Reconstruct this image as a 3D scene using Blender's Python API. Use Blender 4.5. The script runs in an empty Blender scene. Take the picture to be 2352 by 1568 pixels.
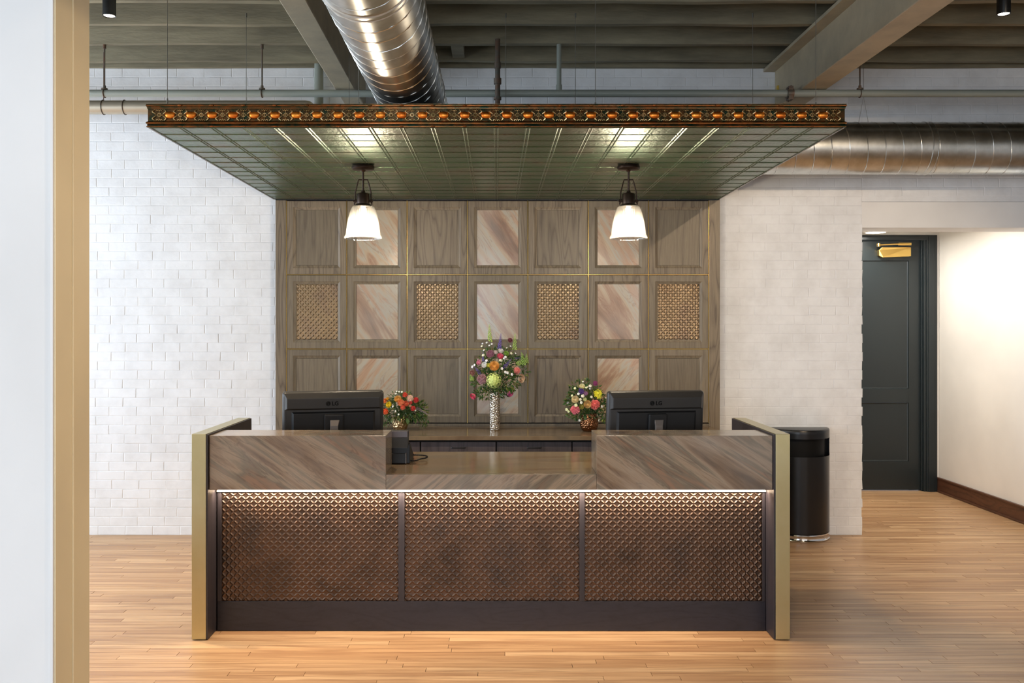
import bpy, bmesh, math, random
from math import sin, cos, pi, radians, sqrt
from mathutils import Vector, Matrix

random.seed(7)
SC = bpy.context.scene
COL = SC.collection
FOC = 2045.0          # focal length in pixels of the 2352 px wide frame
VX, VY, EYE = 1140.0, 750.0, 1.6

# ------------------------------------------------------------------ camera
cam_d = bpy.data.cameras.new('camera')
cam = bpy.data.objects.new('camera', cam_d)
COL.objects.link(cam)
cam.location = (0, 0, EYE)
cam.rotation_euler = (pi / 2, 0, 0)
cam_d.sensor_fit = 'HORIZONTAL'
cam_d.sensor_width = 36.0
cam_d.lens = 36.0 * FOC / 2352.0
cam_d.shift_x = (1176.0 - VX) / 2352.0
cam_d.shift_y = -(784.0 - VY) / 2352.0
cam_d.clip_start = 0.05
cam_d.clip_end = 60
SC.camera = cam

# ------------------------------------------------------------------ exposure, world
SC.view_settings.view_transform = 'Standard'
SC.view_settings.look = 'None'
SC.view_settings.exposure = 0.0
SC.view_settings.gamma = 1.0
SC.view_settings.use_curve_mapping = False
W = bpy.data.worlds.new('world')
SC.world = W
W.use_nodes = True
W.node_tree.nodes['Background'].inputs[0].default_value = (0.62, 0.76, 1.0, 1)
W.node_tree.nodes['Background'].inputs[1].default_value = 1.0
SC.cycles.max_bounces = 8
SC.cycles.diffuse_bounces = 5
SC.cycles.glossy_bounces = 4
SC.cycles.transparent_max_bounces = 12
SC.cycles.sample_clamp_indirect = 6.0
SC.cycles.caustics_reflective = False
SC.cycles.caustics_refractive = False
SC.cycles.use_denoising = True


def light(name, kind, loc, rot=(0, 0, 0), power=100, color=(1, 1, 1), size=1, size_y=None, **kw):
    d = bpy.data.lights.new(name, kind)
    d.energy = power
    d.color = color
    if kind == 'AREA':
        d.shape = 'RECTANGLE'
        d.size = size
        d.size_y = size_y or size
    else:
        d.shadow_soft_size = size
    for k, v in kw.items():
        setattr(d, k, v)
    o = bpy.data.objects.new(name, d)
    COL.objects.link(o)
    o.location = loc
    o.rotation_euler = rot
    return o


COOL = (0.74, 0.86, 1.0)
WARM = (1.0, 0.76, 0.52)
# daylight through the windows of the left wall and of the wall behind the camera
light('daylight_left_window', 'AREA', (-5.80, 4.45, 1.95), (0, radians(-90), 0), 270, COOL, 2.3, 3.9)
light('daylight_front_window', 'AREA', (-2.6, -3.30, 1.85), (radians(90), 0, 0), 250, COOL, 5.4, 2.3)
light('daylight_front_window_right', 'AREA', (3.6, -3.30, 1.85), (radians(90), 0, 0), 50, (1, .95, .88), 3.4, 2.3)
# warm cylinder downlights under the joists (fixtures built below); unseen extras are added to light right wall and trim
SPOTS = [(-2.09, 4.808, 3.275, 250), (2.74, 4.808, 3.285, 170),
         (-2.0, 2.372, 3.275, 120), (0.2, 2.372, 3.275, 80), (2.7, 2.372, 3.275, 330),
         (0.35, 1.559, 3.275, 105), (2.6, 0.336, 3.275, 60)]


# ------------------------------------------------------------------ helpers: colours and materials
def c(r, g, b):
    f = lambda v: ((v / 255.0) / 12.92) if v <= 10 else (((v / 255.0) + 0.055) / 1.055) ** 2.4
    return (f(r), f(g), f(b), 1.0)


class MT:
    """small node builder"""
    def __init__(s, name):
        s.m = bpy.data.materials.new(name)
        s.m.use_nodes = True
        s.nt = s.m.node_tree
        s.b = s.nt.nodes['Principled BSDF']
        s.out = s.nt.nodes['Material Output']

    def n(s, t, props=None, **inp):
        nd = s.nt.nodes.new(t)
        for k, v in (props or {}).items():
            setattr(nd, k, v)
        for k, v in inp.items():
            key = int(k[1:]) if k[0] == 'i' and k[1:].isdigit() else k.replace('_', ' ')
            s.put(nd.inputs[key], v)
        return nd

    def put(s, sock, v):
        if isinstance(v, bpy.types.NodeSocket):
            s.nt.links.new(v, sock)
        elif isinstance(v, bpy.types.Node):
            s.nt.links.new(v.outputs[0], sock)
        else:
            sock.default_value = v

    def set(s, **kw):
        for k, v in kw.items():
            s.put(s.b.inputs[k.replace('_', ' ')], v)

    def ramp(s, fac, stops, interp='LINEAR'):
        r = s.nt.nodes.new('ShaderNodeValToRGB')
        r.color_ramp.interpolation = interp
        el = r.color_ramp.elements
        while len(el) < len(stops):
            el.new(0.5)
        for e, (p, col) in zip(el, stops):
            e.position = p
            e.color = col if len(col) == 4 else (*col, 1)
        s.put(r.inputs[0], fac)
        return r.outputs[0]

    def math(s, op, a, b=0.0, cc=0.0):
        nd = s.n('ShaderNodeMath', {'operation': op})
        s.put(nd.inputs[0], a)
        s.put(nd.inputs[1], b)
        s.put(nd.inputs[2], cc)
        return nd.outputs[0]

    def mix(s, fac, a, b, mode='MIX'):
        nd = s.n('ShaderNodeMix', {'data_type': 'RGBA', 'blend_type': mode})
        s.put(nd.inputs[0], fac)
        s.put(nd.inputs[6], a)
        s.put(nd.inputs[7], b)
        return nd.outputs[2]

    def coords(s, scale=(1, 1, 1), rot=(0, 0, 0), world=False, rnd=0.0):
        if world:
            src = s.n('ShaderNodeNewGeometry').outputs['Position']
        else:
            src = s.n('ShaderNodeTexCoord').outputs['Object']
        mp = s.n('ShaderNodeMapping', {'vector_type': 'POINT'})
        mp.inputs['Scale'].default_value = (1, 1, 1)
        mp.inputs['Rotation'].default_value = rot
        s.put(mp.inputs['Vector'], src)
        sc = s.n('ShaderNodeVectorMath', {'operation': 'MULTIPLY'})
        s.put(sc.inputs[0], mp.outputs[0])
        sc.inputs[1].default_value = scale
        v = sc.outputs[0]
        if rnd:
            oi = s.n('ShaderNodeObjectInfo')
            ad = s.n('ShaderNodeVectorMath', {'operation': 'MULTIPLY_ADD'})
            cb = s.n('ShaderNodeCombineXYZ')
            r = oi.outputs['Random']
            s.put(cb.inputs[0], r)
            s.put(cb.inputs[1], s.math('FRACT', s.math('MULTIPLY', r, 17.3)))
            s.put(cb.inputs[2], s.math('FRACT', s.math('MULTIPLY', r, 91.7)))
            s.put(ad.inputs[0], cb.outputs[0])
            ad.inputs[1].default_value = (rnd, rnd, rnd)
            s.put(ad.inputs[2], v)
            v = ad.outputs[0]
        return v

    def noise(s, vec, scale=5.0, detail=3.0, rough=0.5, dist=0.0):
        nd = s.n('ShaderNodeTexNoise')
        s.put(nd.inputs['Vector'], vec)
        s.put(nd.inputs['Scale'], scale)
        s.put(nd.inputs['Detail'], detail)
        s.put(nd.inputs['Roughness'], rough)
        s.put(nd.inputs['Distortion'], dist)
        return nd.outputs['Fac']

    def bump(s, h, strength=0.3, dist=0.002, normal=None):
        nd = s.n('ShaderNodeBump')
        s.put(nd.inputs['Height'], h)
        s.put(nd.inputs['Strength'], strength)
        s.put(nd.inputs['Distance'], dist)
        if normal is not None:
            s.put(nd.inputs['Normal'], normal)
        s.put(s.b.inputs['Normal'], nd.outputs[0])
        return nd.outputs[0]


def plain(name, col, rough=0.5, metal=0.0, col2=None, nscale=6.0, bump=0.0, bscale=60.0, spec=0.5, stretch=(1, 1, 1), bdist=0.002):
    t = MT(name)
    v = t.coords(scale=stretch, rnd=3.0)
    if col2:
        f = t.noise(v, nscale, 4, 0.6)
        t.set(Base_Color=t.ramp(f, [(0.35, col), (0.65, col2)]))
    else:
        f = t.noise(v, nscale, 3, 0.5)
        t.set(Base_Color=t.ramp(f, [(0.3, tuple(x * 0.93 for x in col[:3])), (0.7, tuple(min(1, x * 1.05) for x in col[:3]))]))
    t.set(Roughness=rough, Metallic=metal, Specular_IOR_Level=spec)
    if bump:
        t.bump(t.noise(v, bscale, 3, 0.6), bump, bdist)
    return t.m


def wood(name, light_c, dark_c, grain=(16, 16, 1.3), rough=0.45, rings=9.0, contrast=1.0):
    """stained wood: contour lines of a stretched noise give cathedral grain"""
    t = MT(name)
    v = t.coords(scale=grain, rnd=9.0)
    big = t.noise(v, 0.55, 1.0, 0.4, 0.25)
    ring = t.math('PINGPONG', t.math('MULTIPLY', big, rings), 0.5)
    ringf = t.ramp(ring, [(0.0, (0, 0, 0)), (0.10, (0.55,) * 3), (0.32, (1, 1, 1))])
    v2 = t.coords(scale=(grain[0] * 9, grain[1] * 9, grain[2] * 5), rnd=9.0)
    fine = t.noise(v2, 1.0, 3, 0.6)
    mx = t.mix(0.5 * contrast, t.ramp(fine, [(0.3, (0, 0, 0)), (0.7, (1, 1, 1))]), ringf)
    oi = t.n('ShaderNodeObjectInfo')
    col = t.mix(mx, dark_c, light_c)
    tone = t.math('MULTIPLY_ADD', oi.outputs['Random'], 0.22, 0.89)
    cc = t.n('ShaderNodeCombineColor')
    for i in range(3):
        t.put(cc.inputs[i], tone)
    t.set(Base_Color=t.mix(1.0, col, cc.outputs[0], 'MULTIPLY'), Roughness=rough)
    t.bump(mx, 0.12, 0.001)
    return t.m


def marble(name, angle, tones, rough=0.22, lengthwise=1.1, across=7.0):
    t = MT(name)
    v = t.coords(scale=(lengthwise, 3.0, across), rot=(0, angle, 0), rnd=6.0)
    warp = t.noise(v, 0.8, 5, 0.55, 1.3)
    fine = t.noise(t.coords(scale=(lengthwise * 3, 7, across * 3.2), rot=(0, angle, 0), rnd=6.0), 1.1, 5, 0.6, 0.6)
    f = t.math('ADD', t.math('MULTIPLY', warp, 0.78), t.math('MULTIPLY', fine, 0.22))
    base = t.ramp(f, [(0.30, tones[0]), (0.41, tones[1]), (0.47, tones[2]), (0.53, tones[3]), (0.60, tones[4]), (0.72, tones[1])])
    vein = t.math('ABSOLUTE', t.math('SUBTRACT', t.noise(v, 1.7, 4, 0.6, 1.0), 0.5))
    vf = t.ramp(vein, [(0.0, (1, 1, 1)), (0.02, (0.0,) * 3)])
    cool = t.noise(t.coords(scale=(1, 1, 1), rnd=6.0), 2.6, 2, 0.5)
    col = t.mix(t.math('MULTIPLY', vf, 0.42), base, tones[5])
    col = t.mix(t.math('MULTIPLY', t.ramp(cool, [(0.45, (0, 0, 0)), (0.7, (1, 1, 1))]), 0.35), col, c(168, 163, 156))
    t.set(Base_Color=col, Roughness=rough, Coat_Weight=0.25, Coat_Roughness=0.08)
    return t.m


M = {}
# painted brick / plaster
t = MT('painted_brick')
v = t.coords(world=True)
t.set(Base_Color=t.ramp(t.noise(v, 5.0, 5, 0.65), [(0.3, c(224, 225, 225)), (0.6, c(237, 239, 240))]), Roughness=0.62)
t.bump(t.math('ADD', t.noise(v, 38, 4, 0.6), t.noise(v, 7, 2, 0.5)), 0.25, 0.004)
M['brick'] = t.m
M['plaster'] = plain('white_plaster', c(238, 237, 234), 0.7, nscale=2.0, bump=0.15, bscale=30)
M['hall_plaster'] = plain('warm_white_plaster', c(240, 236, 228), 0.7, nscale=1.5, bump=0.08, bscale=30)
M['beige_trim'] = plain('beige_trim_paint', c(244, 230, 194), 0.5, nscale=3.0, bump=0.1, bscale=25)
M['joist'] = plain('painted_joist', c(148, 140, 114), 0.7, col2=c(116, 109, 88), nscale=3.0, bump=0.5, bscale=14, stretch=(0.6, 3, 3), bdist=0.006)
M['deck'] = plain('painted_deck', c(80, 75, 62), 0.8, col2=c(62, 58, 48), nscale=4.0, bump=0.3, bscale=20, stretch=(1, 4, 1))
M['beam'] = plain('painted_beam', c(196, 182, 152), 0.55, col2=c(176, 164, 138), nscale=5.0, bump=0.35, bscale=45)
M['grey_pipe'] = plain('grey_pipe_paint', c(150, 156, 146), 0.38, nscale=3.0, bump=0.05)
M['dark_metal'] = plain('dark_pipe_metal', c(92, 92, 84), 0.45, 0.4, col2=c(110, 84, 68), nscale=20)
M['black_metal'] = plain('black_powder_coat', c(22, 22, 24), 0.38, 0.0, nscale=3)
M['black_gloss'] = plain('black_painted_steel', c(9, 9, 11), 0.3, 0.0, nscale=3)
M['bronze'] = plain('dark_bronze', c(66, 52, 44), 0.35, 0.8, nscale=8)
M['chrome'] = plain('chrome', c(225, 225, 225), 0.08, 1.0, nscale=3)
M['cable'] = plain('steel_cable', c(130, 128, 120), 0.4, 0.7)
M['door_paint'] = plain('dark_green_door_paint', c(30, 38, 40), 0.32, nscale=2.0)
M['brass_bright'] = plain('bright_brass', c(226, 190, 110), 0.28, 1.0, nscale=4)
M['brass_line'] = plain('thin_brass', c(190, 158, 96), 0.32, 1.0, nscale=4)
M['baseboard'] = wood('dark_baseboard_wood', c(98, 62, 42), c(62, 38, 26), grain=(2, 2, 14))
M['yellow'] = plain('yellow_tag', c(214, 180, 70), 0.6)
M['plastic'] = plain('black_plastic', c(48, 46, 44), 0.42, nscale=4, bump=0.15, bscale=500, bdist=0.0005)
M['plastic_dark'] = plain('darker_black_plastic', c(20, 20, 21), 0.5, nscale=4)
M['neck'] = plain('grey_stand_metal', c(120, 112, 106), 0.4, 0.3)
M['logo'] = plain('dark_logo_print', c(6, 6, 6), 0.6, spec=.2)
M['screen_grey'] = plain('grey_phone_plastic', c(112, 104, 106), 0.3)
M['dark_gap'] = plain('dark_gap', c(30, 26, 23), 0.8)

# brushed brass of the desk side panels
t = MT('brushed_brass')
v = t.coords(scale=(300, 300, 4), rnd=1.0)
st = t.noise(v, 1.0, 2, 0.5)
blotch = t.noise(t.coords(rnd=1.0), 5.0, 4, 0.6)
t.set(Base_Color=t.mix(blotch, c(180, 170, 124), c(200, 192, 156)), Metallic=1.0,
      Roughness=t.math('MULTIPLY_ADD', st, 0.16, 0.24))
t.bump(st, 0.08, 0.0005)
M['brushed_brass'] = t.m

# galvanised duct
t = MT('galvanised_duct')
v = t.coords()
sp = t.noise(v, 9.0, 4, 0.6)
t.set(Base_Color=t.ramp(sp, [(0.35, c(188, 190, 186)), (0.65, c(214, 216, 214))]), Metallic=1.0,
      Roughness=t.math('MULTIPLY_ADD', sp, 0.10, 0.25))
t.bump(t.noise(v, 2.5, 1, 0.5), 0.06, 0.01)
M['duct'] = t.m

M['dull_duct'] = plain('dull_pale_duct', c(196, 186, 166), 0.4, 0.5, nscale=5)
# dark tin of the canopy, hammered
t = MT('canopy_tin')
v = t.coords(world=True)
blot = t.noise(v, 3.5, 4, 0.6)
spk = t.noise(v, 55.0, 3, 0.7)
col = t.ramp(blot, [(0.32, c(54, 92, 62)), (0.5, c(74, 100, 74)), (0.68, c(96, 98, 80))])
col = t.mix(t.ramp(spk, [(0.56, (0, 0, 0)), (0.62, (1, 1, 1))]), col, c(70, 68, 56))
t.set(Base_Color=col, Metallic=0.8, Roughness=0.38, Coat_Weight=0.5, Coat_Roughness=0.34, Coat_IOR=1.6)
t.bump(t.math('ADD', t.noise(v, 60, 3, 0.6), t.noise(v, 22, 2, 0.5)), 0.9, 0.003)
t.put(t.b.inputs['Coat Normal'], t.b.inputs['Normal'].links[0].from_socket)
M['canopy_tin'] = t.m
M['cornice_green'] = plain('patina_green_tin', c(40, 60, 46), 0.26, 0.95, col2=c(112, 74, 42), nscale=26, bump=0.4, bscale=90)
M['cornice_roll'] = plain('copper_roll', c(168, 96, 48), 0.26, 1.0, col2=c(92, 80, 50), nscale=16, bump=0.2, bscale=60)
M['cornice_gold'] = plain('gold_boss', c(246, 158, 66), 0.36, 1.0, col2=c(224, 120, 46), nscale=10)
M['cornice_scroll'] = plain('pale_copper_scroll', c(240, 206, 150), 0.3, 1.0, col2=c(150, 130, 84), nscale=20)

# embossed copper tin of desk and wall panels
def tin(name, a, b, d):
    t = MT(name)
    v = t.coords(rnd=4.0)
    f = t.noise(v, 4.0, 4, 0.6)
    col = t.ramp(f, [(0.3, a), (0.5, b), (0.7, d)])
    t.set(Base_Color=col, Metallic=0.95, Roughness=0.34)
    t.bump(t.noise(v, 120, 2, 0.5), 0.12, 0.001)
    return t.m
M['desk_tin'] = tin('desk_copper_tin', c(78, 66, 58), c(98, 80, 68), c(80, 70, 64))
M['wall_tin'] = tin('wall_copper_tin', c(132, 112, 88), c(146, 126, 100), c(130, 110, 94))

M['wall_wood'] = wood('grey_brown_oak', c(122, 110, 90), c(90, 79, 63), contrast=.8)
M['wall_wood_strong'] = wood('grey_brown_oak_strong_grain', c(128, 114, 93), c(78, 66, 52), rings=12, contrast=1.15)
M['desk_wood'] = wood('dark_stained_oak', c(36, 35, 44), c(20, 20, 28), grain=(3, 16, 16))
M['desk_wood_v'] = wood('dark_stained_oak_upright', c(50, 45, 48), c(28, 26, 32))
M['drawer_wood'] = wood('dark_drawer_oak', c(92, 82, 82), c(60, 52, 54))
TW = [c(122, 98, 78), c(160, 128, 102), c(178, 156, 128), c(172, 164, 146), c(178, 146, 118), c(136, 96, 74)]  # same stone as the desk; pendant light is put into these paler tones
TD = [c(84, 70, 58), c(128, 108, 88), c(152, 136, 116), c(112, 104, 90), c(138, 112, 92), c(70, 56, 48)]  # desk copy of that stone, its weaker light put into darker tones
M['wall_marble'] = marble('rosy_marble_lit', radians(-56), TW, 0.25, 1.0, 6.0)
M['wall_marble_up'] = marble('rosy_marble_lit_other_way', radians(50), TW, 0.25, 1.0, 6.0)
M['desk_marble'] = marble('brown_marble_dim', radians(-34), TD, 0.2, 0.9, 8.0)
M['desk_marble_mid'] = marble('brown_marble_dim_rising', radians(38), TD, 0.2, 0.9, 8.0)
TT = [c(100, 80, 60), c(126, 104, 80), c(138, 118, 92), c(118, 104, 86), c(136, 108, 82), c(92, 70, 54)]
t = MT('brown_marble_top')
v = t.coords(scale=(0.8, 7.0, 1.0), rot=(0, 0, radians(-8)), rnd=5.0)
f = t.noise(v, 1.3, 5, 0.55, 0.6)
t.set(Base_Color=t.ramp(f, [(0.3, TT[0]), (0.42, TT[1]), (0.5, TT[2]), (0.58, TT[3]), (0.68, TT[4])]), Roughness=0.16)
M['marble_top'] = t.m

# oak strip floor
t = MT('oak_strip_floor')
oi = t.n('ShaderNodeObjectInfo')
ge = t.n('ShaderNodeNewGeometry')
r = t.math('FRACT', t.math('ADD', oi.outputs['Random'], ge.outputs['Random Per Island']))
cb = t.n('ShaderNodeCombineXYZ')
t.put(cb.inputs[0], t.math('MULTIPLY', r, 37.0))
t.put(cb.inputs[1], t.math('MULTIPLY', r, 11.0))
def floorvec(sc):
    ad = t.n('ShaderNodeVectorMath', {'operation': 'MULTIPLY_ADD'})
    t.put(ad.inputs[0], ge.outputs['Position'])
    ad.inputs[1].default_value = sc
    t.put(ad.inputs[2], cb.outputs[0])
    return ad.outputs[0]
g1 = t.noise(floorvec((1.6, 34, 1)), 1.0, 4, 0.6, 0.5)
g2 = t.noise(floorvec((9, 220, 1)), 1.0, 3, 0.6)
tone = t.ramp(r, [(0.0, c(182, 142, 102)), (0.3, c(196, 157, 114)), (0.65, c(202, 163, 120)), (1.0, c(218, 182, 138))])
dk = t.mix(t.ramp(g1, [(0.36, (0.62,) * 3), (0.56, (0, 0, 0))]), tone, c(142, 102, 70))
dk = t.mix(t.math('MULTIPLY', g2, 0.22), dk, c(132, 94, 64))
t.set(Base_Color=dk, Roughness=t.math('MULTIPLY_ADD', g1, 0.15, 0.3))
t.bump(g2, 0.06, 0.0006)
M['floor'] = t.m

# emission materials
def emit(name, col, strength):
    t = MT(name)
    t.set(Base_Color=col, Emission_Color=col, Emission_Strength=strength)
    return t.m
M['bulb'] = emit('glowing_bulb', (1.0, 0.86, 0.66, 1), 26.0)
M['led'] = emit('led_strip', (1.0, 0.84, 0.66, 1), 4.0)
M['lens'] = emit('lit_lens', (1.0, 0.9, 0.74, 1), 7.0)

# ribbed glass of the pendants
t = MT('ribbed_glass')
tr = t.n('ShaderNodeBsdfTransparent')
tl = t.n('ShaderNodeBsdfTranslucent')
tl.inputs['Color'].default_value = (0.17, 0.165, 0.155, 1)
gl = t.n('ShaderNodeBsdfGlossy')
gl.inputs['Roughness'].default_value = 0.06
m1 = t.n('ShaderNodeMixShader', i0=0.17)
t.put(m1.inputs[1], tr.outputs[0]); t.put(m1.inputs[2], tl.outputs[0])
lw = t.n('ShaderNodeLayerWeight', Blend=0.3)
m2 = t.n('ShaderNodeMixShader')
t.put(m2.inputs[0], t.math('MULTIPLY', lw.outputs['Facing'], 0.6))
t.put(m2.inputs[1], m1.outputs[0]); t.put(m2.inputs[2], gl.outputs[0])
t.put(t.out.inputs['Surface'], m2.outputs[0])
M['glass'] = t.m
t = MT('window_glass')
tr = t.n('ShaderNodeBsdfTransparent')
gl = t.n('ShaderNodeBsdfGlossy')
gl.inputs['Roughness'].default_value = 0.02
m1 = t.n('ShaderNodeMixShader', i0=0.08)
t.put(m1.inputs[1], tr.outputs[0]); t.put(m1.inputs[2], gl.outputs[0])
t.put(t.out.inputs['Surface'], m1.outputs[0])
M['pane'] = t.m

# hammered vases
def hammered(name, a, scale, rough=0.2):
    t = MT(name)
    v = t.coords()
    vo = t.n('ShaderNodeTexVoronoi')
    t.put(vo.inputs['Vector'], v)
    vo.inputs['Scale'].default_value = scale
    t.set(Base_Color=a, Metallic=1.0, Roughness=rough)
    t.bump(vo.outputs['Distance'], 0.9, 0.006)
    return t.m
M['silver_vase'] = hammered('hammered_silver', c(222, 212, 196), 95)
M['gold_pot'] = hammered('hammered_pale_gold', c(176, 150, 112), 70, .32)
M['bronze_pot'] = hammered('hammered_bronze', c(150, 104, 72), 90)

PETAL = {}
def petal(col):
    if col not in PETAL:
        t = MT('petal_%d_%d_%d' % col)
        v = t.coords(rnd=2.0)
        b = c(*col)
        dk = tuple(x * 0.78 for x in b[:3]) + (1,)
        b = tuple(min(1, x * 1.3 + .07) for x in b[:3]) + (1,)
        t.set(Base_Color=t.ramp(t.noise(v, 60, 2, 0.5), [(0.3, dk), (0.6, b)]), Roughness=0.55,
              Subsurface_Weight=0.0)
        PETAL[col] = t.m
    return PETAL[col]
M['leaf'] = plain('green_leaf', c(74, 112, 44), 0.5, col2=c(34, 66, 26), nscale=12)
M['leaf_olive'] = plain('olive_leaf', c(128, 134, 60), 0.5, col2=c(66, 80, 30), nscale=12)
M['stem'] = plain('green_stem', c(82, 108, 48), 0.5)


# ------------------------------------------------------------------ helpers: meshes and objects
WL = {}    # world location of every parent


def wl(o):
    return WL.get(o.name, Vector((0, 0, 0))) if o else Vector((0, 0, 0))


def finish(o, parent, label, cat, group, kind):
    if parent:
        o.parent = parent
    if label: o['label'] = label
    if cat: o['category'] = cat
    if group: o['group'] = group
    if kind: o['kind'] = kind
    return o


def thing(name, label, cat, loc, group=None, kind=None, parent=None):
    o = bpy.data.objects.new(name, None)
    COL.objects.link(o)
    o.empty_display_size = 0.1
    o.location = Vector(loc) - wl(parent)
    WL[o.name] = Vector(loc)
    return finish(o, parent, label, cat, group, kind)


class MB:
    def __init__(s):
        s.v = []; s.f = []

    def add(s, vs, fs):
        k = len(s.v)
        s.v += [tuple(p) for p in vs]
        s.f += [tuple(i + k for i in f) for f in fs]
        return s

    def box(s, x0, x1, y0, y1, z0, z1):
        vs = [(x, y, z) for x in (x0, x1) for y in (y0, y1) for z in (z0, z1)]
        return s.add(vs, [(0, 1, 3, 2), (4, 6, 7, 5), (0, 4, 5, 1), (2, 3, 7, 6), (0, 2, 6, 4), (1, 5, 7, 3)])

    def tube(s, path, r, n=12, caps=True, closed=False, ring=None):
        P = [Vector(p) for p in path]
        m = len(P)
        rr = r if isinstance(r, (list, tuple)) else [r] * m
        vs = []
        up = None
        for i, p in enumerate(P):
            if closed:
                d = (P[(i + 1) % m] - P[i - 1]).normalized()
            else:
                d = (P[min(i + 1, m - 1)] - P[max(i - 1, 0)]).normalized()
            if up is None:
                up = Vector((0, 0, 1)) if abs(d.z) < 0.9 else Vector((1, 0, 0))
            a = up - d * up.dot(d)
            a.normalize()
            b = d.cross(a)
            up = a
            for k in range(n):
                t_ = 2 * pi * k / n
                vs.append(p + (a * cos(t_) + b * sin(t_)) * rr[i])
        fs = []
        for i in range(m if closed else m - 1):
            j = (i + 1) % m
            for k in range(n):
                l = (k + 1) % n
                fs.append((i * n + k, i * n + l, j * n + l, j * n + k))
        if caps and not closed:
            fs.append(tuple(range(n))[::-1])
            fs.append(tuple((m - 1) * n + k for k in range(n)))
        return s.add(vs, fs)

    def cyl(s, p0, p1, r, n=16, r1=None):
        return s.tube([p0, p1], [r, r if r1 is None else r1], n)

    def lathe(s, prof, n=32, cen=(0, 0, 0), rib=0.0, ribs=0, a0=0.0, a1=2 * pi):
        """prof: (radius, z)"""
        full = abs(a1 - a0 - 2 * pi) < 1e-6
        cols = n if full else n + 1
        vs = []
        for (r, z) in prof:
            for k in range(cols):
                a = a0 + (a1 - a0) * k / n
                q = r * (1 + (rib * cos(ribs * a) if ribs else 0))
                vs.append((cen[0] + q * cos(a), cen[1] + q * sin(a), cen[2] + z))
        fs = []
        for i in range(len(prof) - 1):
            for k in range(n):
                l = (k + 1) % cols
                fs.append((i * cols + k, i * cols + l, (i + 1) * cols + l, (i + 1) * cols + k))
        return s.add(vs, fs)

    def sphere(s, cen, r, nu=12, nv=8, sc=(1, 1, 1)):
        vs = []
        for i in range(nv + 1):
            ph = pi * i / nv
            for k in range(nu):
                a = 2 * pi * k / nu
                vs.append((cen[0] + r * sc[0] * sin(ph) * cos(a), cen[1] + r * sc[1] * sin(ph) * sin(a), cen[2] + r * sc[2] * cos(ph)))
        fs = []
        for i in range(nv):
            for k in range(nu):
                l = (k + 1) % nu
                fs.append((i * nu + k, (i + 1) * nu + k, (i + 1) * nu + l, i * nu + l))
        return s.add(vs, fs)

    def loops(s, L, cap_first=False, cap_last=False):
        """faces between successive equal-length vertex loops"""
        n = len(L[0])
        vs = [p for l in L for p in l]
        fs = []
        for i in range(len(L) - 1):
            for k in range(n):
                q = (k + 1) % n
                fs.append((i * n + k, i * n + q, (i + 1) * n + q, (i + 1) * n + k))
        if cap_first: fs.append(tuple(range(n))[::-1])
        if cap_last: fs.append(tuple((len(L) - 1) * n + k for k in range(n)))
        return s.add(vs, fs)

    def extrude_x(s, prof, x0, x1):
        """closed (y,z) polygon extruded along x"""
        return s.loops([[(x0, y, z) for y, z in prof], [(x1, y, z) for y, z in prof]], True, True)

    def mesh(s, name, m, smooth=False, bevel=0.0, off=Vector((0, 0, 0)), seg=2):
        me = bpy.data.meshes.new(name)
        me.from_pydata([(p[0] - off.x, p[1] - off.y, p[2] - off.z) for p in s.v], [], s.f)
        bm = bmesh.new()
        bm.from_mesh(me)
        bmesh.ops.remove_doubles(bm, verts=bm.verts, dist=1e-6)
        bmesh.ops.recalc_face_normals(bm, faces=bm.faces)
        if bevel:
            es = [e for e in bm.edges if len(e.link_faces) == 2 and e.calc_face_angle(0) > radians(35)]
            bmesh.ops.bevel(bm, geom=es, offset=bevel, segments=seg, profile=0.5, affect='EDGES', clamp_overlap=True)
        if smooth:
            for f in bm.faces:
                f.smooth = True
            for e in bm.edges:
                if len(e.link_faces) == 2 and e.calc_face_angle(0) > radians(40):
                    e.smooth = False
        bm.to_mesh(me)
        bm.free()
        if m: me.materials.append(m)
        return me

    def build(s, name, m, parent=None, label=None, cat=None, group=None, kind=None, smooth=False, bevel=0.0, seg=2, origin=None):
        base = wl(parent)
        org = Vector(origin) if origin is not None else base
        o = bpy.data.objects.new(name, s.mesh(name, m, smooth, bevel, org, seg))
        COL.objects.link(o)
        o.location = org - base
        WL[o.name] = org
        return finish(o, parent, label, cat, group, kind)


def inst(mesh, name, parent, loc, rot=(0, 0, 0), scale=(1, 1, 1), **kw):
    o = bpy.data.objects.new(name, mesh)
    COL.objects.link(o)
    o.location = Vector(loc) - wl(parent)
    o.rotation_euler = rot
    o.scale = scale
    WL[o.name] = Vector(loc)
    return finish(o, parent, kw.get('label'), kw.get('cat'), kw.get('group'), kw.get('kind'))


def P(px, py, Y):
    return Vector(((px - VX) * Y / FOC, Y, EYE + (VY - py) * Y / FOC))


# ================================================================== THE SHELL
WALL_Y = 6.84
CEIL = 3.88
JZ = 3.583       # underside of the joists
XL, XR, YF = -6.0, 6.5, -3.5
HX0, HX1, HY = 2.81, 4.30, 8.65      # hallway
LINT = 2.36

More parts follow.
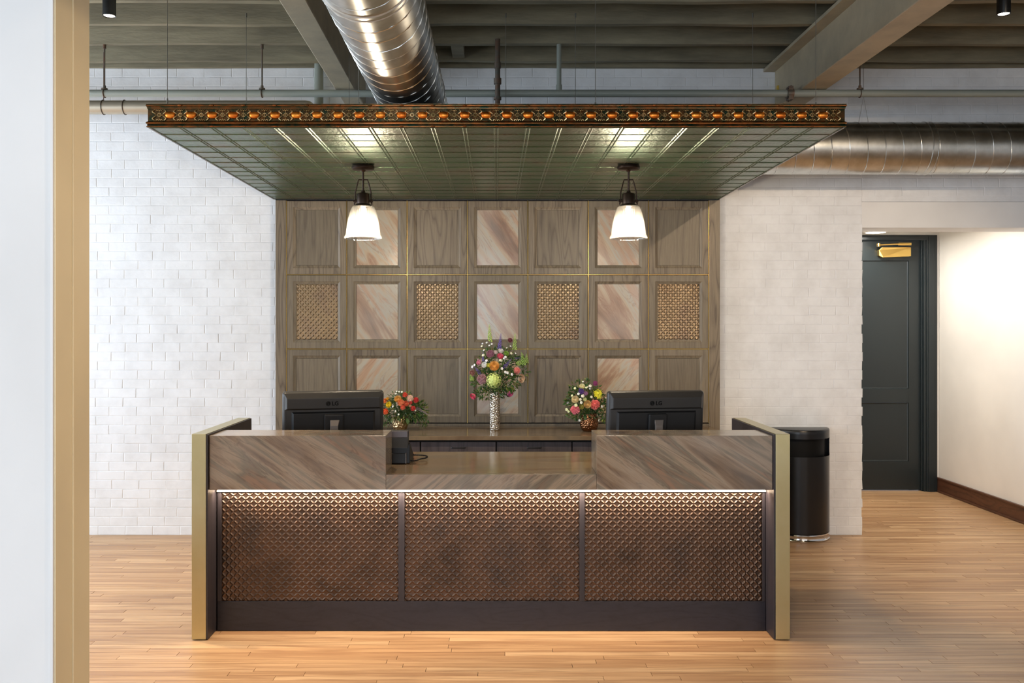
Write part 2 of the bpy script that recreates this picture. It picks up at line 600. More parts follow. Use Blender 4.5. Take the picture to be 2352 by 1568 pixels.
# ---- floor
fl = MB().box(XL - .2, XR + .2, YF - .2, HY + .4, -0.12, -0.006).build('floor', M['dark_gap'], kind='structure')
unit = MB().box(-.5, .5, -.5, .5, -1, 0).mesh('plank', M['floor'])
rest = MB()
rowh = 0.0502
near = []
rr = random.Random(3)
y = YF
while y < HY + .2:
    x = XL - rr.uniform(0, 1.2)
    while x < XR:
        L = rr.choice([0.35, 0.5, 0.65, 0.8, 1.0, 1.25, 1.5])
        x0, x1 = max(x, XL), min(x + L, XR)
        x += L
        if x1 - x0 < 0.02: continue
        yc = y + rowh / 2
        if y > WALL_Y - 0.02 and (x1 < HX0 or x0 > HX1): continue
        top = -0.0002 - rr.uniform(0, 0.0006)
        e = 0.0011
        # what the photograph shows of the floor
        vis = 3.95 < yc and x1 > (205 - VX) * yc / FOC and x0 < (2352 - VX) * yc / FOC
        if 4.62 < yc < 5.4 and x0 > -1.55 and x1 < 1.5: vis = False
        if 5.4 <= yc < 6.84 and x0 > -1.6 and x1 < 2.0: vis = False
        rec = (x0 + e, x1 - e, y + e * .8, y + rowh - e * .8, top)
        if vis and len(near) < 300: near.append(rec)
        else: rest.box(rec[0], rec[1], rec[2], rec[3], -0.012, top)
    y += rowh
for (x0, x1, y0, y1, tp) in near:
    inst(unit, 'plank', fl, ((x0 + x1) / 2, (y0 + y1) / 2, tp), scale=(x1 - x0, y1 - y0, 0.012))
rest.build('plank', M['floor'], fl, kind='stuff')

# ---- brick back wall
BH, BL = 0.0703, 0.2100
wb = MB()
wb.box(XL, HX0 - 0.004, WALL_Y + .0005, WALL_Y + .30, 0, CEIL)
wb.box(HX1, XR, WALL_Y + .0005, WALL_Y + .30, 0, CEIL)
wb.box(HX0 - 0.004, HX1, WALL_Y + .0005, WALL_Y + .30, LINT + 0.20, CEIL)
wall = wb.build('wall_back', M['brick'], kind='structure')
MB().box(HX0 - .004, HX1, WALL_Y - .001, WALL_Y + .30, LINT, LINT + .198).build('lintel', M['plaster'], wall)


def brick_mb(mb, x0, x1, z0, z1, yf, wob):
    ch = 0.0045
    a = [(x0 + wob[0], yf + .0015, z0 + wob[1]), (x1 + wob[2], yf + .0015, z0 + wob[3]), (x1 + wob[4], yf + .0015, z1 + wob[5]), (x0 + wob[6], yf + .0015, z1 + wob[7])]
    b = []
    cx, cz = (x0 + x1) / 2, (z0 + z1) / 2
    for (px_, py_, pz_) in a:
        b.append((px_ + (ch if px_ < cx else -ch), yf, pz_ + (ch if pz_ < cz else -ch)))
    mb.loops([a, b], False, True)


variants = []
rb = random.Random(11)
for k in range(10):
    mb = MB()
    w = [rb.uniform(-.0018, .0018) for _ in range(8)]
    brick_mb(mb, -BL / 2 + .0005, BL / 2 - .0005, -BH / 2 + .0005, BH / 2 - .0005, 0, w)
    variants.append(mb.mesh('brick', M['brick']))
restb = MB()
cnt = 0
rows = int(CEIL / BH) + 1
single = []
for i in range(rows):
    z0 = i * BH
    z1 = min(z0 + BH, CEIL)
    shift = (BL / 2 if i % 2 else 0) + rb.uniform(-.012, .012)
    # bricks are counted from the right-hand corner at the hallway so that its edge is toothed
    x = HX0 + shift
    segs = []
    while x > XL:
        segs.append((max(x - BL, XL), min(x, HX0)))
        x -= BL
    if z0 > LINT + .19:
        x = HX0 + shift
        while x < XR:
            segs.append((max(x, HX0), min(x + BL, XR)))
            x += BL
    else:
        x = HX1
        while x < XR:
            segs.append((x, min(x + BL, XR)))
            x += BL
    for (x0, x1) in segs:
        if x1 - x0 < .015: continue
        cx, cz = (x0 + x1) / 2, (z0 + z1) / 2
        yf = WALL_Y - 0.0015 + rb.uniform(-.0006, .0006)
        full = abs((x1 - x0) - BL) < .001 and z1 - z0 > BH * .99
        inview = (1.72 < x0 and x1 < HX0 + .001 and cz < 2.72) or (-3.1 < x0 and x1 < -1.72 and 0.0 < cz < 1.75)
        if full and inview and cnt < 300:
            inst(rb.choice(variants), 'brick', wall, (cx + rb.uniform(-.001, .001), yf, cz), rot=(rb.uniform(-.012, .012), 0, rb.uniform(-.008, .008)))
            cnt += 1
        else:
            w = [rb.uniform(-.0018, .0018) for _ in range(8)]
            if x1 >= HX0 - .001 and x0 < HX0 - .01:
                w[2] += .003 * (i % 2); w[4] += .004 * rb.random()
            brick_mb(restb, x0 + .0005, x1 - .0005, z0 + .0005, z1 - .0005, yf, w)
restb.build('brick', M['brick'], wall, kind='stuff')

# ---- other walls
def wall_x(name, x, thick, y0, y1, z1, holes, m):
    """wall in a plane of constant x with window holes (ya, yb, za, zb)"""
    mb = MB()
    ys = y0
    for (a, b, za, zb) in holes:
        mb.box(x, x + thick, ys, a, 0, z1)
        mb.box(x, x + thick, a, b, 0, za)
        mb.box(x, x + thick, a, b, zb, z1)
        ys = b
    mb.box(x, x + thick, ys, y1, 0, z1)
    return mb.build(name, m, kind='structure')


def wall_y(name, y, thick, x0, x1, z1, holes, m):
    mb = MB()
    xs = x0
    for (a, b, za, zb) in holes:
        mb.box(xs, a, y, y + thick, 0, z1)
        mb.box(a, b, y, y + thick, 0, za)
        mb.box(a, b, y, y + thick, zb, z1)
        xs = b
    mb.box(xs, x1, y, y + thick, 0, z1)
    return mb.build(name, m, kind='structure')


wall_x('wall_left', XL - .2, .2, YF, WALL_Y, CEIL, [(2.5, 6.4, .8, 3.1)], M['plaster'])
wall_x('wall_right', XR, .2, YF, WALL_Y, CEIL, [], M['plaster'])
wall_y('wall_front', YF - .2, .2, XL, XR, CEIL, [(-5.3, .1, .7, 3.0), (1.9, 5.3, .7, 3.0)], M['plaster'])
MB().box(HX1, HX1 + .15, WALL_Y + .31, HY, 0, 2.70).build('wall_hall_right', M['hall_plaster'], kind='structure')
MB().box(HX0 - .2, HX0 - .02, WALL_Y + .31, HY, 0, 2.70).build('wall_hall_left', M['hall_plaster'], kind='structure')
hb = MB()
hb.box(HX0 - .02, 3.20, HY, HY + .15, 0, 2.70)
hb.box(4.19, HX1, HY, HY + .15, 0, 2.70)
hb.box(3.20, 4.19, HY, HY + .15, 2.46, 2.70)
hb.build('wall_hall_back', M['hall_plaster'], kind='structure')
MB().box(HX0 - .02, HX1, WALL_Y + .31, HY, 2.517, 2.64).build('ceiling_hall', M['hall_plaster'], kind='structure')

def window(name, axis, pos, a, b, z0, z1, nx):
    w = MB()
    t_ = .05
    def bx(u0, u1, v0, v1, d0=-.05, d1=.05):
        if axis == 'x': w.box(pos + d0, pos + d1, u0, u1, v0, v1)
        else: w.box(u0, u1, pos + d0, pos + d1, v0, v1)
    bx(a, a + t_, z0, z1); bx(b - t_, b, z0, z1); bx(a, b, z0, z0 + t_); bx(a, b, z1 - t_, z1)
    for k in range(1, nx):
        u = a + (b - a) * k / nx
        bx(u - .02, u + .02, z0, z1, -.03, .03)
    bx(a, b, (z0 + z1) / 2 - .015, (z0 + z1) / 2 + .015, -.03, .03)
    o = w.build(name, M['plaster'], kind='structure')
    for k in range(nx):
        u0 = a + (b - a) * k / nx; u1 = a + (b - a) * (k + 1) / nx
        g = MB()
        if axis == 'x': g.box(pos - .004, pos + .004, u0 + .02, u1 - .02, z0 + .03, z1 - .03)
        else: g.box(u0 + .02, u1 - .02, pos - .004, pos + .004, z0 + .03, z1 - .03)
        g.build('pane', M['pane'], o)
window('window_1', 'x', XL - .1, 2.5, 6.4, .8, 3.1, 4)
window('window_2', 'y', YF - .1, -5.3, .1, .7, 3.0, 5)
window('window_3', 'y', YF - .1, 1.9, 5.3, .7, 3.0, 3)

# ---- near wall end on the left with its beige casing
wf = MB().box(XL, -.9455, 1.902, 2.060, 0, JZ).build('wall_near_left', M['plaster'], kind='structure')
tr1 = MB()
tr1.box(-.9455, -.9425, 1.9035, 1.978, 0, JZ)
tr1.build('trim_1', M['beige_trim'], kind='structure', bevel=.001)
MB().box(-.9455, -.9395, 1.9785, 1.9835, 0, JZ).build('trim_2', M['beige_trim'], kind='structure', bevel=.001)
MB().box(-.9455, -.9425, 1.984, 2.063, 0, JZ).build('trim_3', M['beige_trim'], kind='structure', bevel=.001)
MB().box(-.952, -.9455, 1.8985, 1.902, 0, JZ).build('trim_4', M['plaster'], kind='structure', bevel=.001)

# ---- baseboard of the hallway
bb = MB()
bb.box(HX1 - .018, HX1, WALL_Y + .31, HY - .001, 0, .135)
bb.box(HX1 - .024, HX1, WALL_Y + .31, HY - .001, .125, .14)
bb.build('baseboard_right', M['baseboard'], kind='structure', bevel=.002)
MB().box(HX1 - .034, HX1 - .018, WALL_Y + .31, HY - .03, 0, .018).build('baseboard_shoe', M['baseboard'], kind='structure', bevel=.004)

# ---- ceiling: deck, joists, beams
ceil = MB().box(XL - .2, XR + .2, YF - .2, WALL_Y + .3, CEIL, CEIL + .1).build('ceiling', M['deck'], kind='structure')
rj = random.Random(5)
# deck boards across the joists
db = []
joists = []
k = 0
jy = 6.66
ys = [6.80]
yy = 6.645
while yy > YF + .3:
    ys.append(yy)
    yy -= 0.4064
JL, JR_ = XL, XR
for jn, y0 in enumerate(ys):
    mb = MB()
    # rough sawn joist: slightly wavy lower edge
    n = 26
    L = []
    for i in range(n + 1):
        x = JL + (JR_ - JL) * i / n
        dz = rj.uniform(-.006, .006) if jn else rj.uniform(-.004, .004)
        dy = rj.uniform(-.003, .003)
        L.append([(x, y0 + dy, JZ + dz), (x, y0 + .046 + dy, JZ + dz + rj.uniform(-.003, .003)), (x, y0 + .046, CEIL), (x, y0, CEIL)])
    y1 = y0 + .046
    if y1 > WALL_Y - .006:
        L = [[(p[0], min(p[1], WALL_Y - .006), p[2]) for p in l] for l in L]
    mb.loops(L, True, True)
    mb.build('joist', M['joist'], ceil)
MB().box(-.325, -.235, 6.29, 6.64, 3.60, CEIL).build('blocking', M['joist'], ceil)

DR = -.0122
def beam(xa, xb, zb, label, flange):
    """boxed beam running towards the camera; xa, xb at the back wall"""
    y0, y1 = YF, WALL_Y - .006
    def X(x, y): return x + DR * (y - WALL_Y)
    def rect(a, b, za, zb_, mb):
        f = [[(X(a, y0), y0, za), (X(b, y0), y0, za), (X(b, y0), y0, zb_), (X(a, y0), y0, zb_)],
             [(X(a, y1), y1, za), (X(b, y1), y1, za), (X(b, y1), y1, zb_), (X(a, y1), y1, zb_)]]
        mb.loops(f, True, True)
    mb = MB()
    rect(xa, xb, zb, JZ - .008, mb)
    b = mb.build('beam', M['beam'], ceil, label=label, bevel=.006)
    mb = MB()
    rect(xa - flange, xa - .0005, JZ - .03, JZ - .008, mb)
    rect(xb + .0005, xb + flange, JZ - .03, JZ - .008, mb)
    mb.build('flange', M['beam'], b)
    return b
b1 = beam(-1.145, -1.003, 3.275, 'left ceiling beam beside the big duct', .05)
b2 = beam(2.137, 2.320, 3.270, 'right ceiling beam', .087)
MB().box(2.128, 2.1365, 6.735, 6.765, 3.375, 3.425).build('tag', M['yellow'], b2, label='small yellow tag on the beam side')

# ================================================================== HALL DOOR
dr = thing('door_1', None, None, (3.695, HY, 0), kind='structure')
dmb = MB()
DX0, DX1, DZ = 3.236, 4.150, 2.437
Yd = 8.700
# leaf: frame members around two recessed panels
def ring(mb, x0, x1, z0, z1, steps):
    """steps: (inset, y)"""
    L = []
    for (i, yy_) in steps:
        L.append([(x0 + i, yy_, z0 + i), (x1 - i, yy_, z0 + i), (x1 - i, yy_, z1 - i), (x0 + i, yy_, z1 - i)])
    mb.loops(L, False, False)
lf = MB()
px0, px1 = DX0 + .12, 4.030
lf.box(DX0, px0, Yd, Yd + .04, .006, DZ)
lf.box(px1, DX1, Yd, Yd + .04, .006, DZ)
lf.box(px0, px1, Yd, Yd + .04, 2.245, DZ)
lf.box(px0, px1, Yd, Yd + .04, .857, .993)
lf.box(px0, px1, Yd, Yd + .04, .006, .285)
lf.build('door_leaf', M['door_paint'], dr, bevel=.0015)
for (za, zb) in ((.993, 2.245), (.285, .857)):
    mb = MB()
    ring(mb, px0, px1, za, zb, [(0, Yd), (.004, Yd + .010), (.012, Yd + .013)])
    mb.add([(px0 + .012, Yd + .013, za + .012), (px1 - .012, Yd + .013, za + .012), (px1 - .012, Yd + .013, zb - .012), (px0 + .012, Yd + .013, zb - .012)], [(0, 1, 2, 3)])
    mb.build('panel', M['door_paint'], dr)
fr = MB()
fr.box(4.152, 4.188, 8.645, 8.76, 0, 2.458); fr.box(3.202, 3.234, 8.645, 8.76, 0, 2.458); fr.box(3.202, 4.188, 8.645, 8.76, 2.439, 2.458)
fr.box(4.140, 4.152, 8.668, 8.696, 0, 2.44)
fr.build('jamb', M['door_paint'], dr, bevel=.002)
cs = MB()
for (x0, x1) in ((4.176, 4.274), (3.116, 3.214)):
    cs.box(x0, x1, 8.628, 8.6495, 0, 2.488)
    cs.box(x0 + .012, x1 - .03, 8.620, 8.628, 0, 2.478)
cs.box(3.214, 4.176, 8.628, 8.6495, 2.440, 2.488)
cs.box(3.214, 4.176, 8.620, 8.628, 2.446, 2.476)
cs.build('casing', M['door_paint'], dr, bevel=.003)
cl = MB()
cl.loops([[(3.72, 8.655, 2.345), (3.745, 8.645, 2.372), (4.028, 8.645, 2.372), (4.028, 8.645, 2.283), (3.755, 8.645, 2.272), (3.72, 8.655, 2.29)],
          [(3.72, 8.698, 2.345), (3.745, 8.698, 2.372), (4.028, 8.698, 2.372), (4.028, 8.698, 2.283), (3.755, 8.698, 2.272), (3.72, 8.698, 2.29)]], True, True)
clo = cl.build('door_closer', M['brass_bright'], dr, label='brass door closer', bevel=.004)
am = MB()
am.tube([(3.70, 8.62, 2.392), (3.86, 8.60, 2.398), (4.02, 8.63, 2.404)], .007, 8)
am.cyl((3.70, 8.62, 2.375), (3.70, 8.62, 2.405), .018, 12)
am.box(3.90, 4.02, 8.622, 8.64, 2.388, 2.412)
am.build('closer_arm', M['brass_bright'], clo, smooth=True)

# hallway ceiling disc light
hl = thing('ceiling_disc_light', 'round white disc light glowing on the hallway ceiling above the door', 'ceiling light', (3.56, 8.36, 2.517))
MB().lathe([(0, .0), (.105, 0), (.105, -.028), (.098, -.034), (.09, -.034)], 40, (3.56, 8.36, 2.5165)).build('rim', M['hall_plaster'], hl, smooth=True)
MB().lathe([(.09, -.034), (.06, -.038), (0, -.040)], 40, (3.56, 8.36, 2.5165)).build('diffuser', M['lens'], hl, smooth=True)
light('hall_disc_lamp', 'AREA', (3.56, 8.36, 2.47), (0, 0, 0), 13, (1, .94, .86), .18, .18)
light('hall_fill_lamp', 'AREA', (3.60, 7.45, 2.50), (0, 0, 0), 17, (1, .97, .93), .18, .18)  # unseen extra lamp behind the lintel, added to brighten the hall wall

# ================================================================== RECEPTION DESK
CXD = -.028
DK = thing('reception_desk', 'long reception desk with brown marble counter, embossed copper front and brass side panels', 'desk', (CXD, 4.9, 0))
for sgn, xo in ((-1, -1.555), (1, 1.499)):
    xi = xo - sgn * .073
    a, b = sorted((xo, xi))
    sp_ = MB().box(a, b, 4.544, 5.36, 0.004, 1.052).build('side_panel', M['brushed_brass'], DK, bevel=.0012, label='pale brass side panel' if sgn < 0 else 'olive brass side panel')
    xl = xi - sgn * .009
    a, b = sorted((xi - sgn * .0005, xl))
    MB().box(a, b, 4.546, 5.358, 0.004, 1.049).build('liner', M['desk_wood_v'], sp_, bevel=.001, label='dark wood inner lining')
XI0, XI1 = -1.4725, 1.4165
for (x0, x1, nm) in ((XI0 + .0006, -.5665, 'left'), (.515, XI1 - .0006, 'right')):
    mb = MB()
    # one folded stone ledge: front face, top, end and back lip
    prof = [(4.565, .763), (4.600, .763), (4.600, .843), (4.820, .843), (4.820, 1.041), (4.565, 1.041)]
    mb.extrude_x(prof, x0, x1)
    mb.build('raised_ledge', M['desk_marble'], DK, bevel=.0015, label='raised marble ledge, %s of the gap' % nm)
mb = MB()
mb.box(-.5655, .514, 4.5655, 4.600, .763, .8415)
mb.build('marble_apron', M['desk_marble_mid'], DK, bevel=.0012)
MB().box(XI0, XI1, 4.602, 5.40, .806, .8422).build('work_surface', M['marble_top'], DK, bevel=.001)
# wooden body
Yb = 4.680
bd = MB()
bd.box(XI0 + .002, XI1 - .002, Yb + .014, 5.30, 0.06, .80)
bd.build('desk_body', M['desk_wood'], DK)
for (x0, x1) in ((XI0 + .006, -1.446), (-.515, -.483), (.437, .4645), (1.400, XI1 - .002)):
    MB().box(x0, x1, Yb, Yb + .014, .156, .762).build('stile', M['desk_wood_v'], DK, bevel=.001)
MB().box(XI0 + .006, XI1 - .002, Yb, Yb + .014, .003, .1555).build('bottom_rail', M['desk_wood'], DK, bevel=.001)
MB().box(XI0 + .006, XI1 - .002, Yb + .0145, Yb + .08, .003, .059).build('plinth', M['desk_wood'], DK)
for (x0, x1) in ((-1.446, -.515), (-.483, .437), (.4645, 1.400)):
    MB().box(x0 + .0005, x1 - .0005, Yb, Yb + .014, .7302, .762).build('top_rail', M['desk_wood'], DK, bevel=.001)


def embossed(name, m, w, h, nx, nz, sub, H=.0058):
    """pressed tin sheet: a leaf on the diagonal of every cell, alternating, so that they close into overlapping rings"""
    NX, NZ = nx * sub, nz * sub
    vs = []
    hw = .205
    for j in range(NZ + 1):
        cj, fj = min(j // sub, nz - 1), 0
        for i in range(NX + 1):
            gx, gz = i / sub, j / sub
            ix, iz = min(int(gx), nx - 1), min(int(gz), nz - 1)
            u, q = gx - ix - .5, gz - iz - .5
            if (ix + iz) % 2: a_, p_ = (u + q) / sqrt(2), (u - q) / sqrt(2)
            else: a_, p_ = (u - q) / sqrt(2), (u + q) / sqrt(2)
            a_ /= .69
            hh = 0.0
            if abs(a_) < 1:
                wd = hw * (1 - a_ * a_) ** .8
                if wd > 1e-4 and abs(p_) < wd:
                    k_ = 1 - (p_ / wd) ** 2
                    hh = H * k_ * (1 - a_ * a_) ** .35
            # fine raised line on the grid
            vs.append((w * (gx / nx - .5), -hh, h * (gz / nz - .5)))
    fs = []
    for j in range(NZ):
        for i in range(NX):
            a = j * (NX + 1) + i
            fs.append((a, a + 1, a + NX + 2, a + NX + 1))
    me = bpy.data.meshes.new(name)
    me.from_pydata(vs, [], fs)
    me.polygons.foreach_set('use_smooth', [True] * len(fs))
    me.materials.append(m)
    me.update()
    return me
dt = embossed('embossed_tin_panel', M['desk_tin'], .930, .585, 44, 27, 7)
for (x0, x1) in ((-1.446, -.515), (-.483, .437), (.4645, 1.400)):
    o = inst(dt, 'embossed_tin_panel', DK, ((x0 + x1) / 2, Yb + .009, .4430), scale=((x1 - x0) / .930, 1, .98))
# LED strip under the overhang
MB().box(XI0 + .008, XI1 - .004, 4.6660, 4.6790, .7345, .7425).build('led_strip', M['led'], DK, label='warm glowing light strip')
light('desk_led_lamp', 'AREA', (CXD, 4.636, .752), (radians(26), 0, 0), 26, (1, .79, .60), 2.86, .012)

# ================================================================== FEATURE WALL
FX = .010
FY = 6.735
FW = thing('panelled_feature_wall', 'grey brown wood panelled wall with marble and embossed tin insets behind the desk', 'wall panelling', (FX, FY, 0))
MB().box(FX - 1.68, FX + 1.68, FY + .022, WALL_Y - .012, .03, 2.553).build('backing', M['dark_gap'], FW)
for s in (-1, 1):
    a, b = sorted((FX + s * 1.680, FX + s * 1.6005))
    MB().box(a, b, FY - .004, WALL_Y - .0125, .004, 2.556).build('side_stile', M['wall_wood_strong'], FW, bevel=.002)
MB().box(FX - 1.68, FX + 1.68, FY + .001, WALL_Y - .012, 2.5562, 2.62).build('top_rail', M['desk_wood'], FW)  # added strip closing the gap where light leaked in above the panels
PW, PH = .4565, .5616
ZT = 2.5545


def panel_frame(w, h, m):
    mb = MB()
    st = [(0, .0200), (0, .0015), (.0015, 0), (.046, 0), (.0475, .002), (.052, .0035), (.060, .0065), (.0655, .0075), (.0675, .0135), (.0675, .0200)]
    L = []
    for (i, yy_) in st:
        L.append([(-w / 2 + i, yy_, -h / 2 + i), (w / 2 - i, yy_, -h / 2 + i), (w / 2 - i, yy_, h / 2 - i), (-w / 2 + i, yy_, h / 2 - i)])
    mb.loops(L + [L[0]], False, False)
    return mb.mesh('wall_panel', m)
pf = [panel_frame(PW - .009, PH - .009, M['wall_wood']), panel_frame(PW - .009, PH - .009, M['wall_wood_strong'])]
iw, ih = PW - .009 - .135, PH - .009 - .135
ins_wood = [MB().box(-iw / 2, iw / 2, .0095, .018, -ih / 2, ih / 2).mesh('wood_inset', M[k_]) for k_ in ('wall_wood', 'wall_wood_strong')]
ins_marb = [MB().box(-iw / 2, iw / 2, .0095, .018, -ih / 2, ih / 2).mesh('marble_inset', M[k_]) for k_ in ('wall_marble', 'wall_marble_up')]
ins_tin = embossed('tin_inset', M['wall_tin'], iw, ih, 16, 21, 6, .0056)
kinds = ['WMWMWMW', 'TMTMTMT', 'WMWMWMW']
strong = {(0, 2), (0, 4), (2, 4)}
for r_ in range(3):
    for q in range(7):
        cx = FX + (q - 3) * PW
        cz = ZT - PH * (r_ + .5)
        fr_ = inst(pf[1 if (r_, q) in strong or (q + r_) % 3 == 0 else 0], 'wall_panel', FW, (cx, FY, cz))
        k_ = kinds[r_][q]
        if k_ == 'W': inst(ins_wood[1 if (r_, q) in strong else 0], 'wood_inset', fr_, (cx, FY, cz))
        elif k_ == 'M': inst(ins_marb[1 if r_ == 2 else 0], 'marble_inset', fr_, (cx, FY, cz), label='marble inset')
        else: inst(ins_tin, 'tin_inset', fr_, (cx, FY + .0125, cz), label='embossed tin inset')
for q in range(8):
    x = FX + (q - 3.5) * PW
    MB().box(x - .0016, x + .0016, FY - .001, FY + .021, ZT - 3 * PH + .002, ZT - .001).build('brass_strip', M['brass_line'], FW)
for r_ in range(1, 3):
    z = ZT - PH * r_
    for q in range(7):
        x = FX + (q - 3) * PW
        MB().box(x - PW / 2 + .002, x + PW / 2 - .002, FY - .001, FY + .021, z - .0016, z + .0016).build('brass_strip', M['brass_line'], FW)
MB().box(FX - 1.6, FX + 1.6, FY + .001, FY + .021, .03, .866).build('lower_panel', M['wall_wood'], FW)

# ================================================================== CREDENZA
CR = thing('credenza', 'long dark wood credenza with drawers against the feature wall', 'cabinet', (FX, 6.4, 0))
CY0, CY1 = 6.135, 6.722
MB().box(FX - 1.56, FX + 1.56, CY0 + .02, CY1, .09, .820).build('cabinet_body', M['dark_gap'], CR)
MB().box(FX - 1.55, FX + 1.55, CY0 + .07, CY1 - .02, .0, .0895).build('plinth', M['desk_wood'], CR)
for s in (-1, 1):
    a, b = sorted((FX + s * 1.5605, FX + s * 1.590))
    MB().box(a, b, CY0, CY1, .0, .8205).build('side', M['drawer_wood'], CR, bevel=.001)
for q in range(6):
    x0 = (q - 3) * .5224 + .0
    a, b = x0 + .0045, x0 + .5224 - .0045
    b = min(b, FX + 1.558); a = max(a, FX - 1.558)
    for (za, zb, nm) in ((.625, .806, 'drawer'), (.10, .615, 'door')):
        d_ = MB().box(a, b, CY0, CY0 + .0195, za, zb).build(nm, M['drawer_wood'], CR, bevel=.0015)
        xm = (a + b) / 2
        zz = .768 if nm == 'drawer' else .55
        pl = MB()
        pl.tube([(xm - .046, CY0, zz), (xm - .046, CY0 - .020, zz), (xm - .040, CY0 - .024, zz), (xm + .040, CY0 - .024, zz), (xm + .046, CY0 - .020, zz), (xm + .046, CY0, zz)], .0045, 8)
        pl.build('pull', M['black_metal'], d_, smooth=True, label='black bar pull')
MB().box(FX - 1.60, FX + 1.60, 6.105, CY1 + .010, .8215, .8500).build('credenza_worktop', M['marble_top'],
    label='thin brown marble worktop under the three flower arrangements', cat='worktop', bevel=.0015, origin=(FX, 6.4, .82))

# ================================================================== CANOPY
CY, CYB, CZ = 4.298, 6.734, 2.561
CH = .1130
CN = thing('tin_canopy', 'hung dark green tin ceiling canopy with ornate copper cornice above the desk', 'canopy', (0, 5.5, CZ))
HWX = 1.682
MB().box(-HWX + .012, HWX - .012, CY + .012, CYB - .002, CZ + .012, CZ + CH - .006).build('canopy_frame', M['dark_gap'], CN)


def tile_mesh(w, d):
    mb = MB()
    mb.box(-w / 2 + .0006, w / 2 - .0006, -d / 2 + .0006, d / 2 - .0006, 0, .006)
    p = .1524
    def bead(a, b, c0, c1, along):
        hh = .0030
        mid = (a + b) / 2
        if along == 'y':
            mb.loops([[(a, c0, 0.0005), (mid, c0, -hh), (b, c0, 0.0005)], [(a, c1, 0.0005), (mid, c1, -hh), (b, c1, 0.0005)]], True, True)
        else:
            mb.loops([[(c0, a, 0.0005), (c0, mid, -hh), (c0, b, 0.0005)], [(c1, a, 0.0005), (c1, mid, -hh), (c1, b, 0.0005)]], True, True)
    nx, ny = round(w / p), round(d / p)
    for i in range(nx + 1):
        x = -w / 2 + i * p
        for s in (-1, 1):
            xa, xb = x + s * .0085 - .0055, x + s * .0085 + .0055
            if xa < -w / 2 or xb > w / 2: continue
            bead(xa, xb, -d / 2 + .001, d / 2 - .001, 'y')
    for j in range(ny + 1):
        y_ = -d / 2 + j * p
        ya, yb = max(y_ - .0045, -d / 2), min(y_ + .0045, d / 2)
        if yb - ya < .004: continue
        bead(ya, yb, -w / 2 + .001, w / 2 - .001, 'x')
    return mb.mesh('tin_tile', M['canopy_tin'])
xs_ = [-1.6764, -1.2192, -.6096, 0, .6096, 1.2192, 1.6764]
ysd = [CY + .002, CY + .002 + .9144, CY + .002 + 2.1336, CYB - .001]
tm = {}
for i in range(6):
    for j in range(3):
        w_, d_ = xs_[i + 1] - xs_[i], ysd[j + 1] - ysd[j]
        key = (round(w_, 3), round(d_, 3))
        if key not in tm: tm[key] = tile_mesh(w_, d_)
        inst(tm[key], 'tin_tile', CN, ((xs_[i] + xs_[i + 1]) / 2, (ysd[j] + ysd[j + 1]) / 2, CZ))

# cornice: profile (outward offset, height)
CP = [(a * .55, b) for (a, b) in [(.000, .000), (.0075, .0005), (.0095, .003), (.0075, .0055), (.0035, .0065), (.0035, .0085), (.0065, .0100), (.0065, .0125),
      (.003, .0145), (.0085, .0175), (.0110, .0210), (.0100, .0255), (.0055, .0285), (.0015, .0290), (.0000, .0310), (.0000, .0880), (.0030, .0890),
      (.0050, .0930), (.0060, .0960), (.0060, .0980), (.0095, .1000), (.0130, .1030), (.0130, .1075), (.0105, .1100), (.0120, .1130), (-.018, .1130), (-.018, 0)]]
def cornice(name, pts, axis_pts, m):
    pass
cm = MB()
def cornice_loop(ox, oy, corner):
    return None
# three mitred sides: left, front, right
L = []
for (sx, y_) in ((-1, CYB - .0005), (-1, CY), (1, CY), (1, CYB - .0005)):
    l = []
    for (o_, z_) in CP:
        xx = sx * (HWX + o_)
        yv = y_ - o_ if y_ == CY else y_
        l.append((xx, yv, CZ + z_))
    L.append(l)
cm.loops(L, True, True)
cor = cm.build('cornice', M['cornice_green'], CN, label='patinated green moulding with copper highlights')
# copper coloured rolls lying in the moulding
for (z0, off, r0) in ((.0210, .0050, .0046), (.1050, .0065, .0026), (.0035, .0045, .0022), (.0930, .0020, .0016)):
    MB().tube([(-HWX - off, CYB - .002, CZ + z0), (-HWX - off, CY - off, CZ + z0), (HWX + off, CY - off, CZ + z0), (HWX + off, CYB - .002, CZ + z0)], r0, 8).build('copper_roll', M['cornice_roll'], cor, smooth=True)
# frieze ornaments, 4 inch module
rm = MB()
nseg = 16
rm.tube([(.0085 * cos(2 * pi * i / nseg), 0, .0085 * sin(2 * pi * i / nseg)) for i in range(nseg)], .0022, 6, closed=True)
rm.sphere((0, 0, 0), .0035, 8, 6)
for s in (-1, 1):
    rm.sphere((s * .0140, 0, 0), .0026, 6, 5)
    rm.sphere((s * .0190, 0, 0), .0020, 6, 5)
ros = rm.mesh('rosette', M['cornice_scroll'], smooth=True)
bm_ = MB()
bm_.lathe([(0, -.0235), (.008, -.023), (.0115, -.0205), (.0105, -.019), (.0135, -.0165), (.0165, -.008), (.0172, 0), (.0165, .008), (.0135, .0165), (.0105, .019), (.0115, .0205), (.008, .023), (0, .0235)], 20)
bm_.v = [(z, y_ * .7, x) for (x, y_, z) in bm_.v]
boss = bm_.mesh('boss', M['cornice_gold'], smooth=True)
sm = MB()
